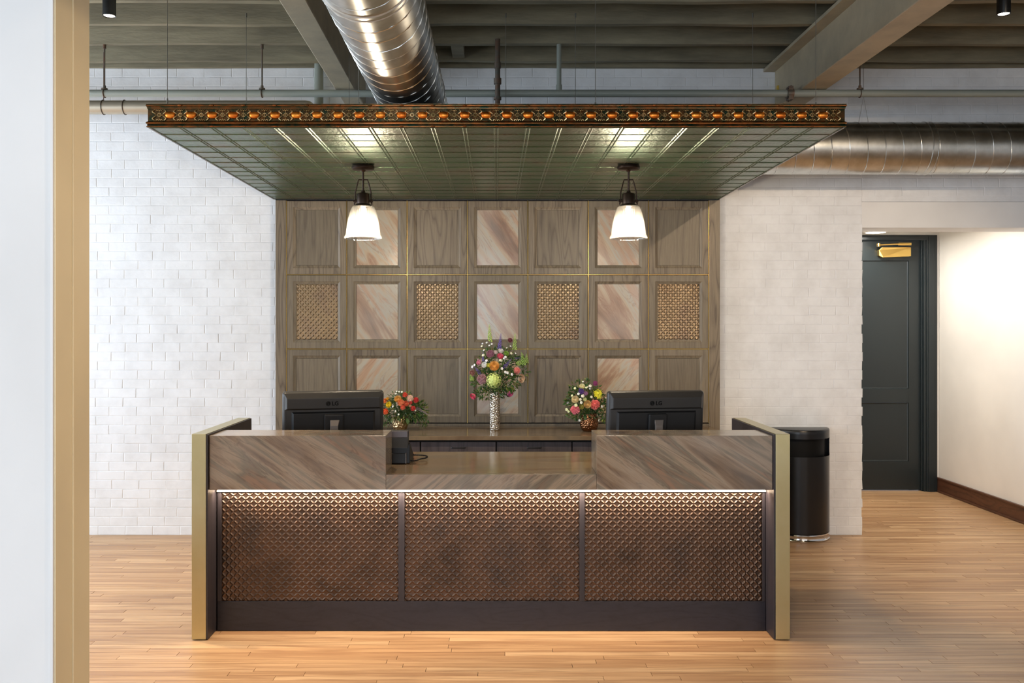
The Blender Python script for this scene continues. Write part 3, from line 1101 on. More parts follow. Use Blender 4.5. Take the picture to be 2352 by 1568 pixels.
for sx in (-1, 1):
    for sz in (-1, 1):
        pts = []
        for i in range(9):
            tt = i / 8
            pts.append((sx * (.018 + .014 * sin(tt * pi * .9)), -.0015 * sin(pi * tt), sz * (.006 + .020 * tt)))
        sm.tube(pts, [.0014 + .0030 * sin(pi * (i + .6) / 9.2) for i in range(9)], 6)
        pts = [(sx * (.004 + .012 * i / 5), -.001, sz * (.0275 - .006 * sin(pi * i / 5))) for i in range(6)]
        sm.tube(pts, [.001, .002, .0026, .0026, .002, .001], 6)
    sm.sphere((0, 0, sx * .022), .0042, 8, 6, (1, .6, .8))
    sm.sphere((0, 0, sx * .0155), .0026, 6, 5)
scr = sm.mesh('scroll', M['cornice_scroll'], smooth=True)
pitch = .1016
fz = CZ + .0595
for k in range(33):
    x = (k - 16) * pitch
    inst(ros, 'rosette', CN, (x, CY - .0035, fz))
    inst(scr, 'scroll', CN, (x, CY - .0028, fz))
    if k < 32: inst(boss, 'boss', CN, (x + pitch / 2, CY - .0015, fz))
    if k < 32:
        pass
km = MB()
for s in (-1, 0, 1):
    km.sphere((s * .006, 0, 0), .0045 if s else .0055, 8, 6)
knot = km.mesh('bead_knot', M['cornice_roll'], smooth=True)
for k in range(21):
    x = (k - 10) * .1524
    inst(knot, 'bead_knot', CN, (x, CY - .0125, CZ + .1045))
    inst(knot, 'bead_knot', CN, (x, CY - .0075, CZ + .0045), scale=(1, .6, .6))
# suspension cables
for (x, y_) in ((-1.60, 4.402 - .18), (-.68, 4.402), (.49, 4.402), (1.58, 4.402), (-1.58, 5.626), (-.93, 5.626), (.06, 5.626), (.50, 5.626), (1.62, 5.626)):
    y_ = max(y_, 4.33)
    jz = JZ
    c_ = MB()
    c_.cyl((x, y_, CZ + CH - .006), (x, y_, jz - .004), .0016, 6)
    c_.cyl((x, y_, CZ + CH - .006), (x, y_, CZ + CH + .035), .004, 8)
    c_.cyl((x, y_, jz - .03), (x, y_, jz - .004), .005, 8)
    c_.build('cable', M['cable'], CN)

# ================================================================== PENDANTS
def pendant(x, label):
    y_ = 5.30
    pd = thing('pendant_lamp', label, 'pendant lamp', (x, y_, CZ - .004), group='pendant lamps under the canopy')
    o = (x, y_, 0)
    MB().lathe([(0, CZ - .0045), (.064, CZ - .0045), (.067, CZ - .010), (.067, CZ - .022), (.060, CZ - .028), (.016, CZ - .031), (.010, CZ - .040), (0, CZ - .040)], 32, o).build('ceiling_plate', M['bronze'], pd, smooth=True)
    MB().cyl((x, y_, CZ - .040), (x, y_, 2.395), .0062, 12).build('rod', M['bronze'], pd, smooth=True)
    MB().lathe([(0, 2.412), (.010, 2.410), (.013, 2.398), (.034, 2.392), (.038, 2.386), (.038, 2.330), (.046, 2.326), (.052, 2.318), (.052, 2.312), (0, 2.312)], 32, o).build('socket', M['bronze'], pd, smooth=True)
    yk = MB()
    yk.tube([(x - .048, y_, 2.335), (x - .046, y_, 2.40), (x - .032, y_, 2.455), (x - .026, y_, 2.474), (x + .026, y_, 2.474), (x + .032, y_, 2.455), (x + .046, y_, 2.40), (x + .048, y_, 2.335)], .0042, 8)
    for s in (-1, 1):
        yk.cyl((x + s * .036, y_, 2.348), (x + s * .058, y_, 2.348), .0075, 10)
        yk.cyl((x + s * .052, y_, 2.325), (x + s * .052, y_, 2.352), .004, 8)
    yk.build('yoke', M['bronze'], pd, smooth=True)
    out = [(.040, 2.3185), (.058, 2.3165), (.066, 2.310), (.076, 2.285), (.086, 2.250), (.0935, 2.215), (.0985, 2.180), (.1005, 2.158), (.1025, 2.146), (.1085, 2.138), (.1110, 2.130), (.1095, 2.1235)]
    inn = [(r_ - .0035, z_ - .0008) for (r_, z_) in out[::-1]]
    MB().lathe(out + inn, 144, o, rib=.009, ribs=36).build('glass_shade', M['glass'], pd, smooth=True, label='ribbed clear glass bell shade')
    bl = MB()
    bl.lathe([(0, 2.190), (.016, 2.193), (.027, 2.205), (.0305, 2.222), (.027, 2.242), (.017, 2.262), (.0135, 2.275), (.0135, 2.311), (0, 2.311)], 24, o)
    bl.build('bulb', M['bulb'], pd, smooth=True, label='glowing bulb')
    light('pendant_light', 'POINT', (x, y_, 2.172), (0, 0, 0), 38, (1, .82, .60), .028)
pendant(-.793, 'left glass bell pendant lamp with bronze yoke hanging from the canopy')
pendant(.787, 'right glass bell pendant lamp with bronze yoke hanging from the canopy')

# ================================================================== DUCTS
def helix(path, r, pitch, n=18, rr_=.0042, phase=0.0):
    """seam wound around a polyline path of a duct"""
    Pp = [Vector(p) for p in path]
    seg = []
    tot = 0
    for a, b in zip(Pp, Pp[1:]):
        seg.append((tot, a, b)); tot += (b - a).length
    steps = int(tot / pitch * n)
    pts = []
    # parallel-transported frames
    fr_ = []
    up = None
    for i, p in enumerate(Pp):
        d = (Pp[min(i + 1, len(Pp) - 1)] - Pp[max(i - 1, 0)]).normalized()
        if up is None: up = Vector((0, 0, 1)) if abs(d.z) < .9 else Vector((1, 0, 0))
        a = (up - d * up.dot(d)).normalized(); up = a
        fr_.append((a, d.cross(a)))
    si = 0
    for k in range(steps + 1):
        s_ = tot * k / steps
        while si < len(seg) - 1 and s_ > seg[si + 1][0]: si += 1
        t0, a, b = seg[si]
        f = (s_ - t0) / max((b - a).length, 1e-9)
        p = a.lerp(b, f)
        A = fr_[si][0].lerp(fr_[si + 1][0], f).normalized(); B = fr_[si][1].lerp(fr_[si + 1][1], f).normalized()
        th = phase + 2 * pi * s_ / pitch
        pts.append(p + (A * cos(th) + B * sin(th)) * r)
    return MB().tube(pts, rr_, 5)

DXc, DZc, DR_ = -.474, 2.890, .186
BD = thing('spiral_duct', 'large shiny spiral duct coming from overhead and turning right behind the canopy', 'duct', (DXc, 5, DZc))
cen = []
for i in range(9):
    a = pi * i / 16
    cen.append((DXc + .42 * (1 - cos(a)), 6.03 + .42 * sin(a), DZc))
path1 = [(DXc, YF + .3, DZc), (DXc, 6.03, DZc)]
path2 = [(DXc + .42, 6.45, DZc), (6.2, 6.45, DZc)]
MB().tube(path1, DR_, 64).build('duct_run', M['duct'], BD, smooth=True)
MB().tube(cen, DR_ - .001, 64).build('elbow', M['duct'], BD, smooth=True)
MB().tube(path2, DR_, 64).build('duct_run', M['duct'], BD, smooth=True)
helix(path1, DR_, .118).build('spiral_seam', M['duct'], BD, smooth=True)
helix(path2, DR_, .1265, phase=1.0).build('spiral_seam', M['duct'], BD, smooth=True)
def collar(p0, d, name='coupling'):
    p0 = Vector(p0); d = Vector(d)
    mb = MB()
    for s in (-.02, .02):
        mb.tube([p0 + d * (s - .003), p0 + d * s, p0 + d * (s + .003)], [DR_, DR_ + .005, DR_], 64, caps=False)
    mb.tube([p0 - d * .017, p0 + d * .017], DR_ + .002, 64, caps=False)
    mb.build(name, M['duct'], BD, smooth=True)
collar(((2122 - VX) * 6.45 / FOC, 6.45, DZc), (1, 0, 0))
collar((DXc, 3.2, DZc), (0, 1, 0))
# hanger wires of the right-hand run
for xx in (2.66, 5.0):
    h_ = MB()
    h_.tube([(xx - .035, 6.45, DZc + DR_), (xx, 6.45, 3.27), (xx + .035, 6.45, DZc + DR_)], .0016, 6)
    h_.cyl((xx, 6.45, 3.265), (xx, 6.45, JZ + .05), .0016, 6)
    h_.cyl((xx, 6.45, 3.27), (xx, 6.45, 3.30), .006, 8)
    h_.build('hanger_wire', M['cable'], BD)
for yy_ in (4.9, 2.5, .5):
    st_ = MB()
    st_.tube([(DXc + (DR_ + .004) * cos(a), yy_, DZc + (DR_ + .004) * sin(a)) for a in [pi * 2 * i / 40 for i in range(40)]], .0018, 5, closed=True)
    st_.cyl((DXc, yy_, DZc + DR_), (DXc, yy_, JZ), .003, 6)
    st_.build('hanger_wire', M['cable'], BD)

# small duct on the left
SDZ, SDY, SDR = 3.200, 6.50, .050
SD = thing('small_duct', 'thin pale round duct along the wall top, at left behind the canopy', 'duct', (-3, SDY, SDZ))
xe = (722 - VX) * SDY / FOC
pr = [(-5.95, SDY, SDZ), (xe - .06, SDY, SDZ), (xe - .03, SDY, SDZ), (xe - .01, SDY, SDZ), (xe, SDY, SDZ)]
MB().tube(pr, [SDR, SDR, SDR * .88, SDR * .6, SDR * .15], 32).build('duct_run', M['dull_duct'], SD, smooth=True)
for px_ in (238, 287):
    xx = (px_ - VX) * SDY / FOC
    s_ = MB()
    s_.tube([(xx, SDY + (SDR + .002) * cos(a), SDZ + (SDR + .002) * sin(a)) for a in [2 * pi * i / 32 for i in range(32)]], .0035, 6, closed=True)
    if px_ == 238:
        s_.cyl((xx, SDY, SDZ + SDR), (xx, SDY, JZ + .02), .003, 6)
    s_.build('strap', M['dark_metal'], SD)

# ================================================================== PIPES
PZ, PY = 3.2395, 6.262
PI_ = thing('sprinkler_pipe', 'long grey horizontal pipe hung under the joists across the room', 'pipe', (0, PY, PZ))
MB().tube([(XL + .01, PY, PZ), (XR - .01, PY, PZ)], .0255, 24).build('pipe_run', M['grey_pipe'], PI_, smooth=True)
for px_ in (240, 602, 1975):
    xx = (px_ - VX) * PY / FOC
    hr = MB()
    hr.cyl((xx, PY, PZ + .027), (xx, PY, JZ), .0055, 8)
    hr.cyl((xx, PY, PZ + .024), (xx, PY, PZ + .036), .022, 12)
    hr.cyl((xx, PY, PZ + .036), (xx, PY, PZ + .055), .010, 10)
    hr.cyl((xx, PY, JZ - .03), (xx, PY, JZ), .011, 10)
    hr.tube([(xx, PY + .028 * cos(a), PZ + .028 * sin(a)) for a in [2 * pi * i / 24 for i in range(24)]], .004, 6, closed=True)
    hr.build('hanger_rod', M['dark_metal'], PI_, smooth=True)
xx = (1814 - VX) * PY / FOC
cp = MB()
cp.cyl((xx - .022, PY, PZ), (xx + .022, PY, PZ), .037, 16)
cp.cyl((xx, PY - .03, PZ + .042), (xx + .02, PY + .03, PZ + .042), .009, 8)
cp.cyl((xx - .012, PY - .03, PZ - .045), (xx, PY + .03, PZ - .045), .009, 8)
cp.box(xx - .016, xx + .016, PY - .03, PY + .03, PZ - .048, PZ + .046)
cp.build('pipe_coupling', M['dark_metal'], PI_, smooth=True)
VP1 = MB()
xx = (1284 - VX) * PY / FOC
VP1.cyl((xx, PY, PZ + .02), (xx, PY, 3.70), .0165, 16)
VP1.cyl((xx, PY, PZ + .018), (xx, PY, PZ + .06), .021, 16)
VP1.cyl((xx, PY, 3.60), (xx, PY, 3.64), .020, 16)
VP1.cyl((xx, PY, 3.70), (xx, PY, 3.72), .012, 12)
VP1.build('riser', M['grey_pipe'], PI_, smooth=True)
xx = (1143 - VX) * PY / FOC
VP = thing('branch_pipe', 'short dark vertical pipe with couplings in front of the long pipe, behind the canopy middle', 'pipe', (xx, PY - .055, 2.72))
v_ = MB()
ya = PY - .056
v_.cyl((xx, ya, 2.70), (xx, ya, JZ + .02), .018, 16)
v_.build('pipe_run', M['dark_metal'], VP, smooth=True)
for (za, zb, r_) in ((3.29, 3.33, .026), (3.18, 3.20, .026), (3.13, 3.15, .027), (3.40, 3.44, .023), (2.70, 2.74, .03)):
    MB().cyl((xx, ya, za), (xx, ya, zb), r_, 16).build('pipe_coupling', M['dark_metal'], VP, smooth=True)
xx = (732 - VX) * 6.78 / FOC
MB().cyl((xx, 6.785, 0.0), (xx, 6.785, CEIL), .034, 20).build('wall_conduit', M['grey_pipe'], smooth=True,
    label='thick grey vertical pipe against the brick wall beside the left ceiling beam', cat='pipe', origin=(xx, 6.785, 0)) if False else \
MB().cyl((xx, 6.785, 2.70), (xx, 6.785, 3.60), .034, 20).build('wall_pipe', M['grey_pipe'], smooth=True,
    label='thick grey vertical pipe against the brick wall beside the left ceiling beam', cat='pipe', origin=(xx, 6.785, 2.70))

# ================================================================== CYLINDER DOWNLIGHTS
spot_labels = {0: 'black cylinder downlight hanging top left by the near wall', 1: 'black cylinder downlight hanging at the top right corner'}
for i, (x, y_, z_, pw) in enumerate(SPOTS):
    # stem up to a joist underside; body is a small tube
    s_ = thing('cylinder_downlight', spot_labels.get(i, [0, 0, 'black cylinder downlight over the left part of the near floor', 'black cylinder downlight over the middle, just before the desk', 'black cylinder downlight added out of view to wash the right brick wall', 'black cylinder downlight added near the viewer to light the beige trim', 'black cylinder downlight behind the viewer on the right'][i]), 'ceiling light', (x, y_, z_), group='black cylinder downlights under the joists')
    MB().lathe([(.028, .004), (.0335, 0), (.0345, .004), (.0345, .245), (.030, .250), (0, .250)], 32, (x, y_, z_)).build('housing', M['black_gloss'], s_, smooth=True)
    MB().lathe([(.028, .004), (.026, .012), (.0, .014)], 32, (x, y_, z_)).build('lens', M['lens'], s_, smooth=True)
    MB().cyl((x, y_, z_ + .250), (x, y_, JZ + .0), .008, 10).build('stem', M['black_metal'], s_, smooth=True)
    aim = (radians(2), 0, 0) if i == 0 else (radians(12), radians(-13), 0) if i == 1 else (radians(14), 0, 0)
    if i == 4: aim = (radians(69), 0, radians(3))
    light('downlight_lamp', 'SPOT', (x, y_, z_ - .01), aim, pw, WARM, .03, spot_size=radians({1: 52, 4: 48, 5: 120}.get(i, 78)), spot_blend=.8)

# ================================================================== MONITORS
def monitor(xc, yc, yaw, tilt, label):
    m_ = thing('monitor', label, 'monitor', (xc, yc, .8425), group='monitors on the desk')
    R = Matrix.Rotation(yaw, 4, 'Z')
    RT = Matrix.Translation((0, 0, .21)) @ Matrix.Rotation(tilt, 4, 'X') @ Matrix.Translation((0, 0, -.21))
    def tr_(mb, tl=True):
        A = R @ RT if tl else R
        mb.v = [tuple(A @ Vector(p) + Vector((xc, yc, .8425))) for p in mb.v]
        return mb
    w, z0, z1 = .284, .055, .392
    # shell, rounded outline seen from behind
    L = []
    for (ins, yy_) in ((.006, .030), (0, .026), (0, .004), (.004, -.006), (.014, -.014), (.020, -.016)):
        rad = .018
        l = []
        for (cx, cz, a0) in ((w - ins - rad, z1 - ins - rad, 0), (-w + ins + rad, z1 - ins - rad, 90), (-w + ins + rad, z0 + ins + rad, 180), (w - ins - rad, z0 + ins + rad, 270)):
            for k in range(5):
                a = radians(a0 + 90 * k / 4)
                l.append((cx + rad * cos(a), yy_, cz + rad * sin(a)))
        L.append(l)
    mb = MB(); mb.loops(L, True, True)
    tr_(mb).build('shell', M['plastic'], m_, smooth=True)
    # raised band along the top and recessed lower field
    mb = MB()
    mb.loops([[(-w + .010, -.010, z1 - .008), (w - .010, -.010, z1 - .008), (w - .010, -.010, z1 - .104), (-w + .010, -.010, z1 - .104)],
              [(-w + .026, -.030, z1 - .034), (w - .026, -.030, z1 - .034), (w - .026, -.032, z1 - .092), (-w + .026, -.032, z1 - .092)]], False, True)
    bandp = tr_(mb).build('back_band', M['plastic'], m_, bevel=.003)
    mb = MB()
    mb.loops([[(-w + .050, -.016, z1 - .112), (w - .050, -.016, z1 - .112), (w - .050, -.016, z0 + .02), (-w + .050, -.016, z0 + .02)],
              [(-w + .062, -.028, z1 - .120), (w - .062, -.028, z1 - .120), (w - .062, -.030, z0 + .03), (-w + .062, -.030, z0 + .03)]], False, True)
    tr_(mb).build('lower_cover', M['plastic_dark'], m_, bevel=.002)
    mb = MB(); mb.box(-.055, .055, -.052, -.028, z0 + .06, z0 + .215)
    tr_(mb).build('hinge_block', M['plastic_dark'], m_, bevel=.008)
    mb = MB()
    mb.loops([[(-.022, -.060, .0), (.022, -.060, .0), (.022, -.078, .0), (-.022, -.078, .0)],
              [(-.022, -.056, .20), (.022, -.056, .20), (.022, -.072, .20), (-.022, -.072, .20)],
              [(-.022, -.045, .228), (.030, -.045, .228), (.030, -.060, .232), (-.022, -.060, .232)]], True, True)
    tr_(mb, False).build('neck', M['neck'], m_, bevel=.003)
    mb = MB()
    mb.lathe([(0, 0), (.115, 0), (.118, .004), (.114, .010), (0, .013)], 40, (0, -.03, 0.0003))
    tr_(mb, False).build('stand_base', M['plastic_dark'], m_, smooth=True)
    mb = MB(); mb.box(-w + .012, w - .012, .0302, .0310, z0 + .014, z1 - .014)
    tr_(mb).build('screen', M['plastic_dark'], m_)
    # logo: disc emblem and two letters printed on the band
    zc = z1 - .064
    yb = -.0318
    mb = MB()
    mb.cyl((-.032, yb - .0012, zc), (-.032, yb + .002, zc), .0135, 32)
    o = tr_(mb).build('logo_emblem', M['logo'], bandp, smooth=True)
    mb = MB()
    # stylised face strokes inside the emblem
    mb.box(-.0335, -.0320, yb - .0016, yb - .0011, zc - .004, zc + .006)
    mb.box(-.0335, -.0285, yb - .0016, yb - .0011, zc - .0055, zc - .004)
    mb.tube([(-.032 + .0108 * cos(a), yb - .0012, zc + .0108 * sin(a)) for a in [radians(20 + 300 * i / 20 + 60) for i in range(21)]], .0005, 5)
    mb.sphere((-.0370, yb - .0012, zc + .004), .0013, 8, 5, (1, .4, 1))
    tr_(mb).build('logo_strokes', M['plastic'], bandp)
    cu = bpy.data.curves.new('logo_letters', 'FONT')
    cu.body = 'LG'
    cu.size = .031
    cu.extrude = .0006
    cu.offset = .0010
    cu.materials.append(M['logo'])
    tmp = bpy.data.objects.new('logo_tmp', cu)
    me_ = bpy.data.meshes.new_from_object(tmp)
    bpy.data.objects.remove(tmp)
    lo = bpy.data.objects.new('logo_letters', me_)
    COL.objects.link(lo)
    A = Matrix.Translation((xc, yc, .8425)) @ R @ RT @ Matrix.Translation((-.012, yb - .0008, zc - .0100)) @ Matrix.Rotation(pi / 2, 4, 'X')
    lo.parent = bandp
    base = WL[bandp.name]
    lo.matrix_local = Matrix.Translation(-base) @ A
    return m_
monitor(-.928, 5.075, radians(14), radians(7), 'black monitor seen from behind on the left half of the desk')
monitor(.908, 5.085, radians(8), radians(6), 'black monitor seen from behind on the right half of the desk')

# ================================================================== PHONE
ph = thing('desk_phone', 'black desk phone with cord beside the left marble ledge', 'telephone', (-.56, 5.02, .8425))
z0 = .8426
mb = MB()
mb.extrude_x([(4.925, z0), (5.16, z0), (5.16, z0 + .018), (4.955, z0 + .112), (4.93, z0 + .108)], -.700, -.478)
mb.build('phone_body', M['plastic_dark'], ph, bevel=.005)
mb = MB()
mb.extrude_x([(4.918, z0 + .085), (4.955, z0 + .098), (4.990, z0 + .175), (4.978, z0 + .182), (4.955, z0 + .180)], -.668, -.488)
mb.build('display_hood', M['plastic'], ph, bevel=.004)
MB().box(-.585, -.492, 4.938, 4.950, z0 + .142, z0 + .178).build('display_cap', M['screen_grey'], ph, bevel=.003, label='grey cap on the display')
mb = MB()
mb.box(-.640, -.500, 4.905, 4.9245, z0 + .004, z0 + .058)
mb.build('foot', M['plastic_dark'], ph, bevel=.003)
MB().box(-.5005, -.4965, 4.9035, 4.9245, z0 + .004, z0 + .060).build('foot_edge', M['neck'], ph, label='light grey foot edge')
mb = MB()
mb.tube([(-.505, 5.14, z0 + .030), (-.505, 5.10, z0 + .060), (-.505, 5.05, z0 + .085), (-.505, 5.00, z0 + .112), (-.505, 4.965, z0 + .122)], [.016, .013, .012, .013, .017], 12)
mb.build('handset', M['plastic_dark'], ph, smooth=True)
pts = [Vector((-.486, 4.96, z0 + .010))]
for i in range(17):
    a = radians(-100 + 200 * i / 16)
    pts.append(Vector((-.445 + .052 * cos(a), 5.055 + .075 * sin(a), z0 + .008 + .010 * (1 if i > 3 else i / 3))))
pts.append(Vector((-.478, 5.12, z0 + .02)))
hx = helix(pts, .0035, .010, 6, .0020)
hx.tube(pts, .0030, 8)
hx.build('cord', M['plastic_dark'], ph, smooth=True)

# ================================================================== TRASH BIN
BX, BY, BR, BZ = 2.305, 6.820, .232, .832
TB = thing('waste_bin', 'tall black half round waste bin with chrome base against the white brick wall', 'waste bin', (BX, 6.70, 0))
def half(mb, prof, n=36, hole=None, close=True):
    cols = n + 1
    vs = []; fs = []
    for (r_, z_) in prof:
        for k in range(cols):
            a = pi + pi * k / n
            vs.append((BX + r_ * cos(a), BY + r_ * sin(a), z_))
    for i in range(len(prof) - 1):
        for k in range(n):
            if hole and hole(i, k): continue
            fs.append((i * cols + k, i * cols + k + 1, (i + 1) * cols + k + 1, (i + 1) * cols + k))
    mb.add(vs, fs)
prof = [(BR, .058), (BR, .40), (BR, .615), (BR, .632), (BR, .645), (BR, .752), (BR, .765), (BR, .782), (BR, .800), (BR, .824), (BR - .004, .830), (BR - .010, .832)]
mb = MB()
def hole(i, k):
    if i == 4 or (i in (4,)): return 3 <= k <= 32
    if i in (3, 5): return 4 <= k <= 31
    return False
half(mb, prof, 36, hole)
# flat top and flat back
n = 36
top = [(BX + (BR - .010) * cos(pi + pi * k / n), BY + (BR - .010) * sin(pi + pi * k / n), .832) for k in range(n + 1)]
mb.add(top, [tuple(range(n + 1))])
mb.add([(BX - BR, BY, .058), (BX + BR, BY, .058), (BX + BR, BY, .824), (BX + BR - .01, BY, .832), (BX - BR + .01, BY, .832), (BX - BR, BY, .824)], [(0, 1, 2, 3, 4, 5)])
mb.build('bin_body', M['black_gloss'], TB, smooth=True)
mb = MB(); half(mb, [(BR - .035, .60), (BR - .035, .79)]); mb.build('liner', M['logo'], TB, smooth=True)
mb = MB(); half(mb, [(BR - .01, .0005), (BR + .002, .002), (BR + .004, .010), (BR - .001, .016), (BR - .001, .040), (BR + .004, .046), (BR + .003, .054), (BR - .006, .0575)]); mb.build('chrome_base', M['chrome'], TB, smooth=True)

# ================================================================== FLOWERS
rf = random.Random(21)
def rose_mesh(seed, open_=1.0):
    """cup of overlapping curved petals, unit radius, opening towards -Y"""
    r_ = random.Random(seed)
    mb = MB()
    layers = [(5, 1.0, 1.05, .95), (5, .84, .75, 1.0), (5, .64, .5, 1.02), (4, .44, .3, 1.0), (3, .22, .15, .95)]
    for li, (n_, rad, flare, hgt) in enumerate(layers):
        for k in range(n_):
            a0 = 2 * pi * (k + .5 * (li % 2)) / n_ + r_.uniform(-.15, .15)
            half_w = pi / n_ * 1.25
            nu, nv = 5, 4
            vs = []
            for j in range(nv + 1):
                v_ = j / nv
                rr1 = rad * (.35 + .65 * sin(v_ * pi * .62)) * (1 + (.12 * open_ * v_ ** 4 if li < 2 else 0))
                zz = -.75 + 1.15 * hgt * v_ - .10 * v_ ** 6 * flare
                for i in range(nu + 1):
                    u_ = i / nu * 2 - 1
                    w_ = half_w * (.75 + .25 * sin(v_ * pi)) * u_
                    edge = (1 - .10 * abs(u_) ** 3)
                    vs.append((rr1 * cos(a0 + w_), -(zz * (edge if v_ > .7 else 1)), rr1 * sin(a0 + w_)))
            fs = [(j * (nu + 1) + i, j * (nu + 1) + i + 1, (j + 1) * (nu + 1) + i + 1, (j + 1) * (nu + 1) + i) for j in range(nv) for i in range(nu)]
            mb.add(vs, fs)
    mb.sphere((0, .45, 0), .55, 10, 6)
    return mb.mesh('rose', None, smooth=True)


def carnation_mesh(seed, n_=46):
    r_ = random.Random(seed)
    mb = MB()
    mb.sphere((0, .15, 0), .62, 10, 7)
    for k in range(n_):
        th = math.acos(1 - 1.55 * (k + .5) / n_); ph_ = k * 2.39996
        d = Vector((sin(th) * cos(ph_), -cos(th), sin(th) * sin(ph_)))
        t1 = d.cross(Vector((.3, .8, .5))).normalized(); t2 = d.cross(t1)
        ro = r_.uniform(0, pi)
        u = t1 * cos(ro) + t2 * sin(ro); w_ = d.cross(u)
        R0 = r_.uniform(.86, 1.04)
        s_ = .24
        vs = []
        for j in range(3):
            for i in range(5):
                x = (i / 2 - 1) * s_ * (.5 + .5 * j / 2)
                vs.append(d * (.5 + (R0 - .5) * j / 2) + u * x + w_ * (.06 * sin(i * 2.4) * j))
        mb.add(vs, [(j * 5 + i, j * 5 + i + 1, j * 5 + i + 6, j * 5 + i + 5) for j in range(2) for i in range(4)])
    return mb.mesh('carnation', None, smooth=False)


def hydrangea_mesh(seed):
    r_ = random.Random(seed)
    mb = MB()
    mb.sphere((0, .1, 0), .72, 12, 8)
    for k in range(60):
        th = math.acos(1 - 1.6 * (k + .5) / 60); ph_ = k * 2.39996
        d = Vector((sin(th) * cos(ph_), -cos(th), sin(th) * sin(ph_)))
        t1 = d.cross(Vector((.3, .8, .5))).normalized(); t2 = d.cross(t1)
        ro = r_.uniform(0, pi)
        for q in range(4):
            a = ro + q * pi / 2
            u = t1 * cos(a) + t2 * sin(a); w_ = d.cross(u)
            cpt = d * r_.uniform(.86, .98)
            mb.add([cpt, cpt + u * .11 + w_ * .08 + d * .04, cpt + u * .19 + d * .02, cpt + u * .11 - w_ * .08 + d * .04], [(0, 1, 2, 3)])
    return mb.mesh('hydrangea', None)


def daisy_mesh(seed, n_=22):
    r_ = random.Random(seed)
    mb = MB()
    for ring_ in range(2):
        for k in range(n_):
            a = 2 * pi * (k + .5 * ring_) / n_ + r_.uniform(-.05, .05)
            L_ = (1.0 if ring_ == 0 else .72) * r_.uniform(.9, 1.05)
            w_ = .12
            dx, dz = cos(a), sin(a); nx_, nz_ = -sin(a), cos(a)
            y0 = .05 - .12 * ring_
            mb.add([(dx * .1, y0, dz * .1), (dx * L_ * .6 + nx_ * w_, y0 - .12, dz * L_ * .6 + nz_ * w_), (dx * L_, y0 - .02, dz * L_), (dx * L_ * .6 - nx_ * w_, y0 - .12, dz * L_ * .6 - nz_ * w_)], [(0, 1, 2, 3)])
    mb.sphere((0, -.1, 0), .22, 10, 6)
    return mb.mesh('chrysanthemum', None)


def spike_mesh(seed, n_=42, thick=.16):
    """flower spike of unit length along +Z"""
    r_ = random.Random(seed)
    mb = MB()
    mb.tube([(0, 0, -.5), (0, 0, .5)], [.02, .008], 6)
    for k in range(n_):
        f = k / (n_ - 1)
        z_ = -.48 + .95 * f
        R_ = thick * (1 - .75 * f ** 1.6) * r_.uniform(.75, 1.1)
        a = k * 2.39996
        mb.sphere((R_ * .85 * cos(a), R_ * .85 * sin(a), z_), R_ * .36, 6, 4, (1, 1, .9))
    return mb.mesh('flower_spike', None, smooth=True)


def bud_mesh():
    mb = MB()
    for k in range(5):
        a = 2 * pi * k / 5
        mb.sphere((.55 * cos(a), 0, .55 * sin(a)), .5, 6, 4, (1, .7, 1))
    mb.sphere((0, -.25, 0), .35, 6, 4)
    return mb.mesh('small_blossom', None, smooth=True)


def leaf_mesh():
    """unit leaf along +Z, folded and arched"""
    mb = MB()
    vs = []
    for j in range(7):
        t_ = j / 6
        w_ = .26 * sin(pi * min(1, t_ * .94 + .03)) ** .8
        y_ = -.30 * t_ * t_
        vs += [(-w_, y_ + .25 * w_, t_), (0, y_, t_), (w_, y_ + .25 * w_, t_)]
    mb.add(vs, [(j * 3 + i, j * 3 + i + 1, j * 3 + i + 4, j * 3 + i + 3) for j in range(6) for i in range(2)])
    return mb.mesh('leaf', M['leaf'], smooth=True)


SHAPES = {'rose': rose_mesh(1), 'tulip': rose_mesh(2, .3), 'carnation': carnation_mesh(3), 'hydrangea': hydrangea_mesh(4),
          'chrysanthemum': daisy_mesh(5), 'flower_spike': spike_mesh(6), 'small_blossom': bud_mesh()}
FM = {}
def flower_shape(kind, col):
    k = (kind, col)
    if k not in FM:
        me = SHAPES[kind].copy()
        me.materials.clear()
        me.materials.append(petal(col))
        FM[k] = me
    return FM[k]
LEAF = leaf_mesh()
LEAFO = LEAF.copy(); LEAFO.materials.clear(); LEAFO.materials.append(M['leaf_olive'])


def heading(d):
    """euler turning local -Y to direction d"""
    return Vector(d).to_track_quat('-Y', 'Z').to_euler()


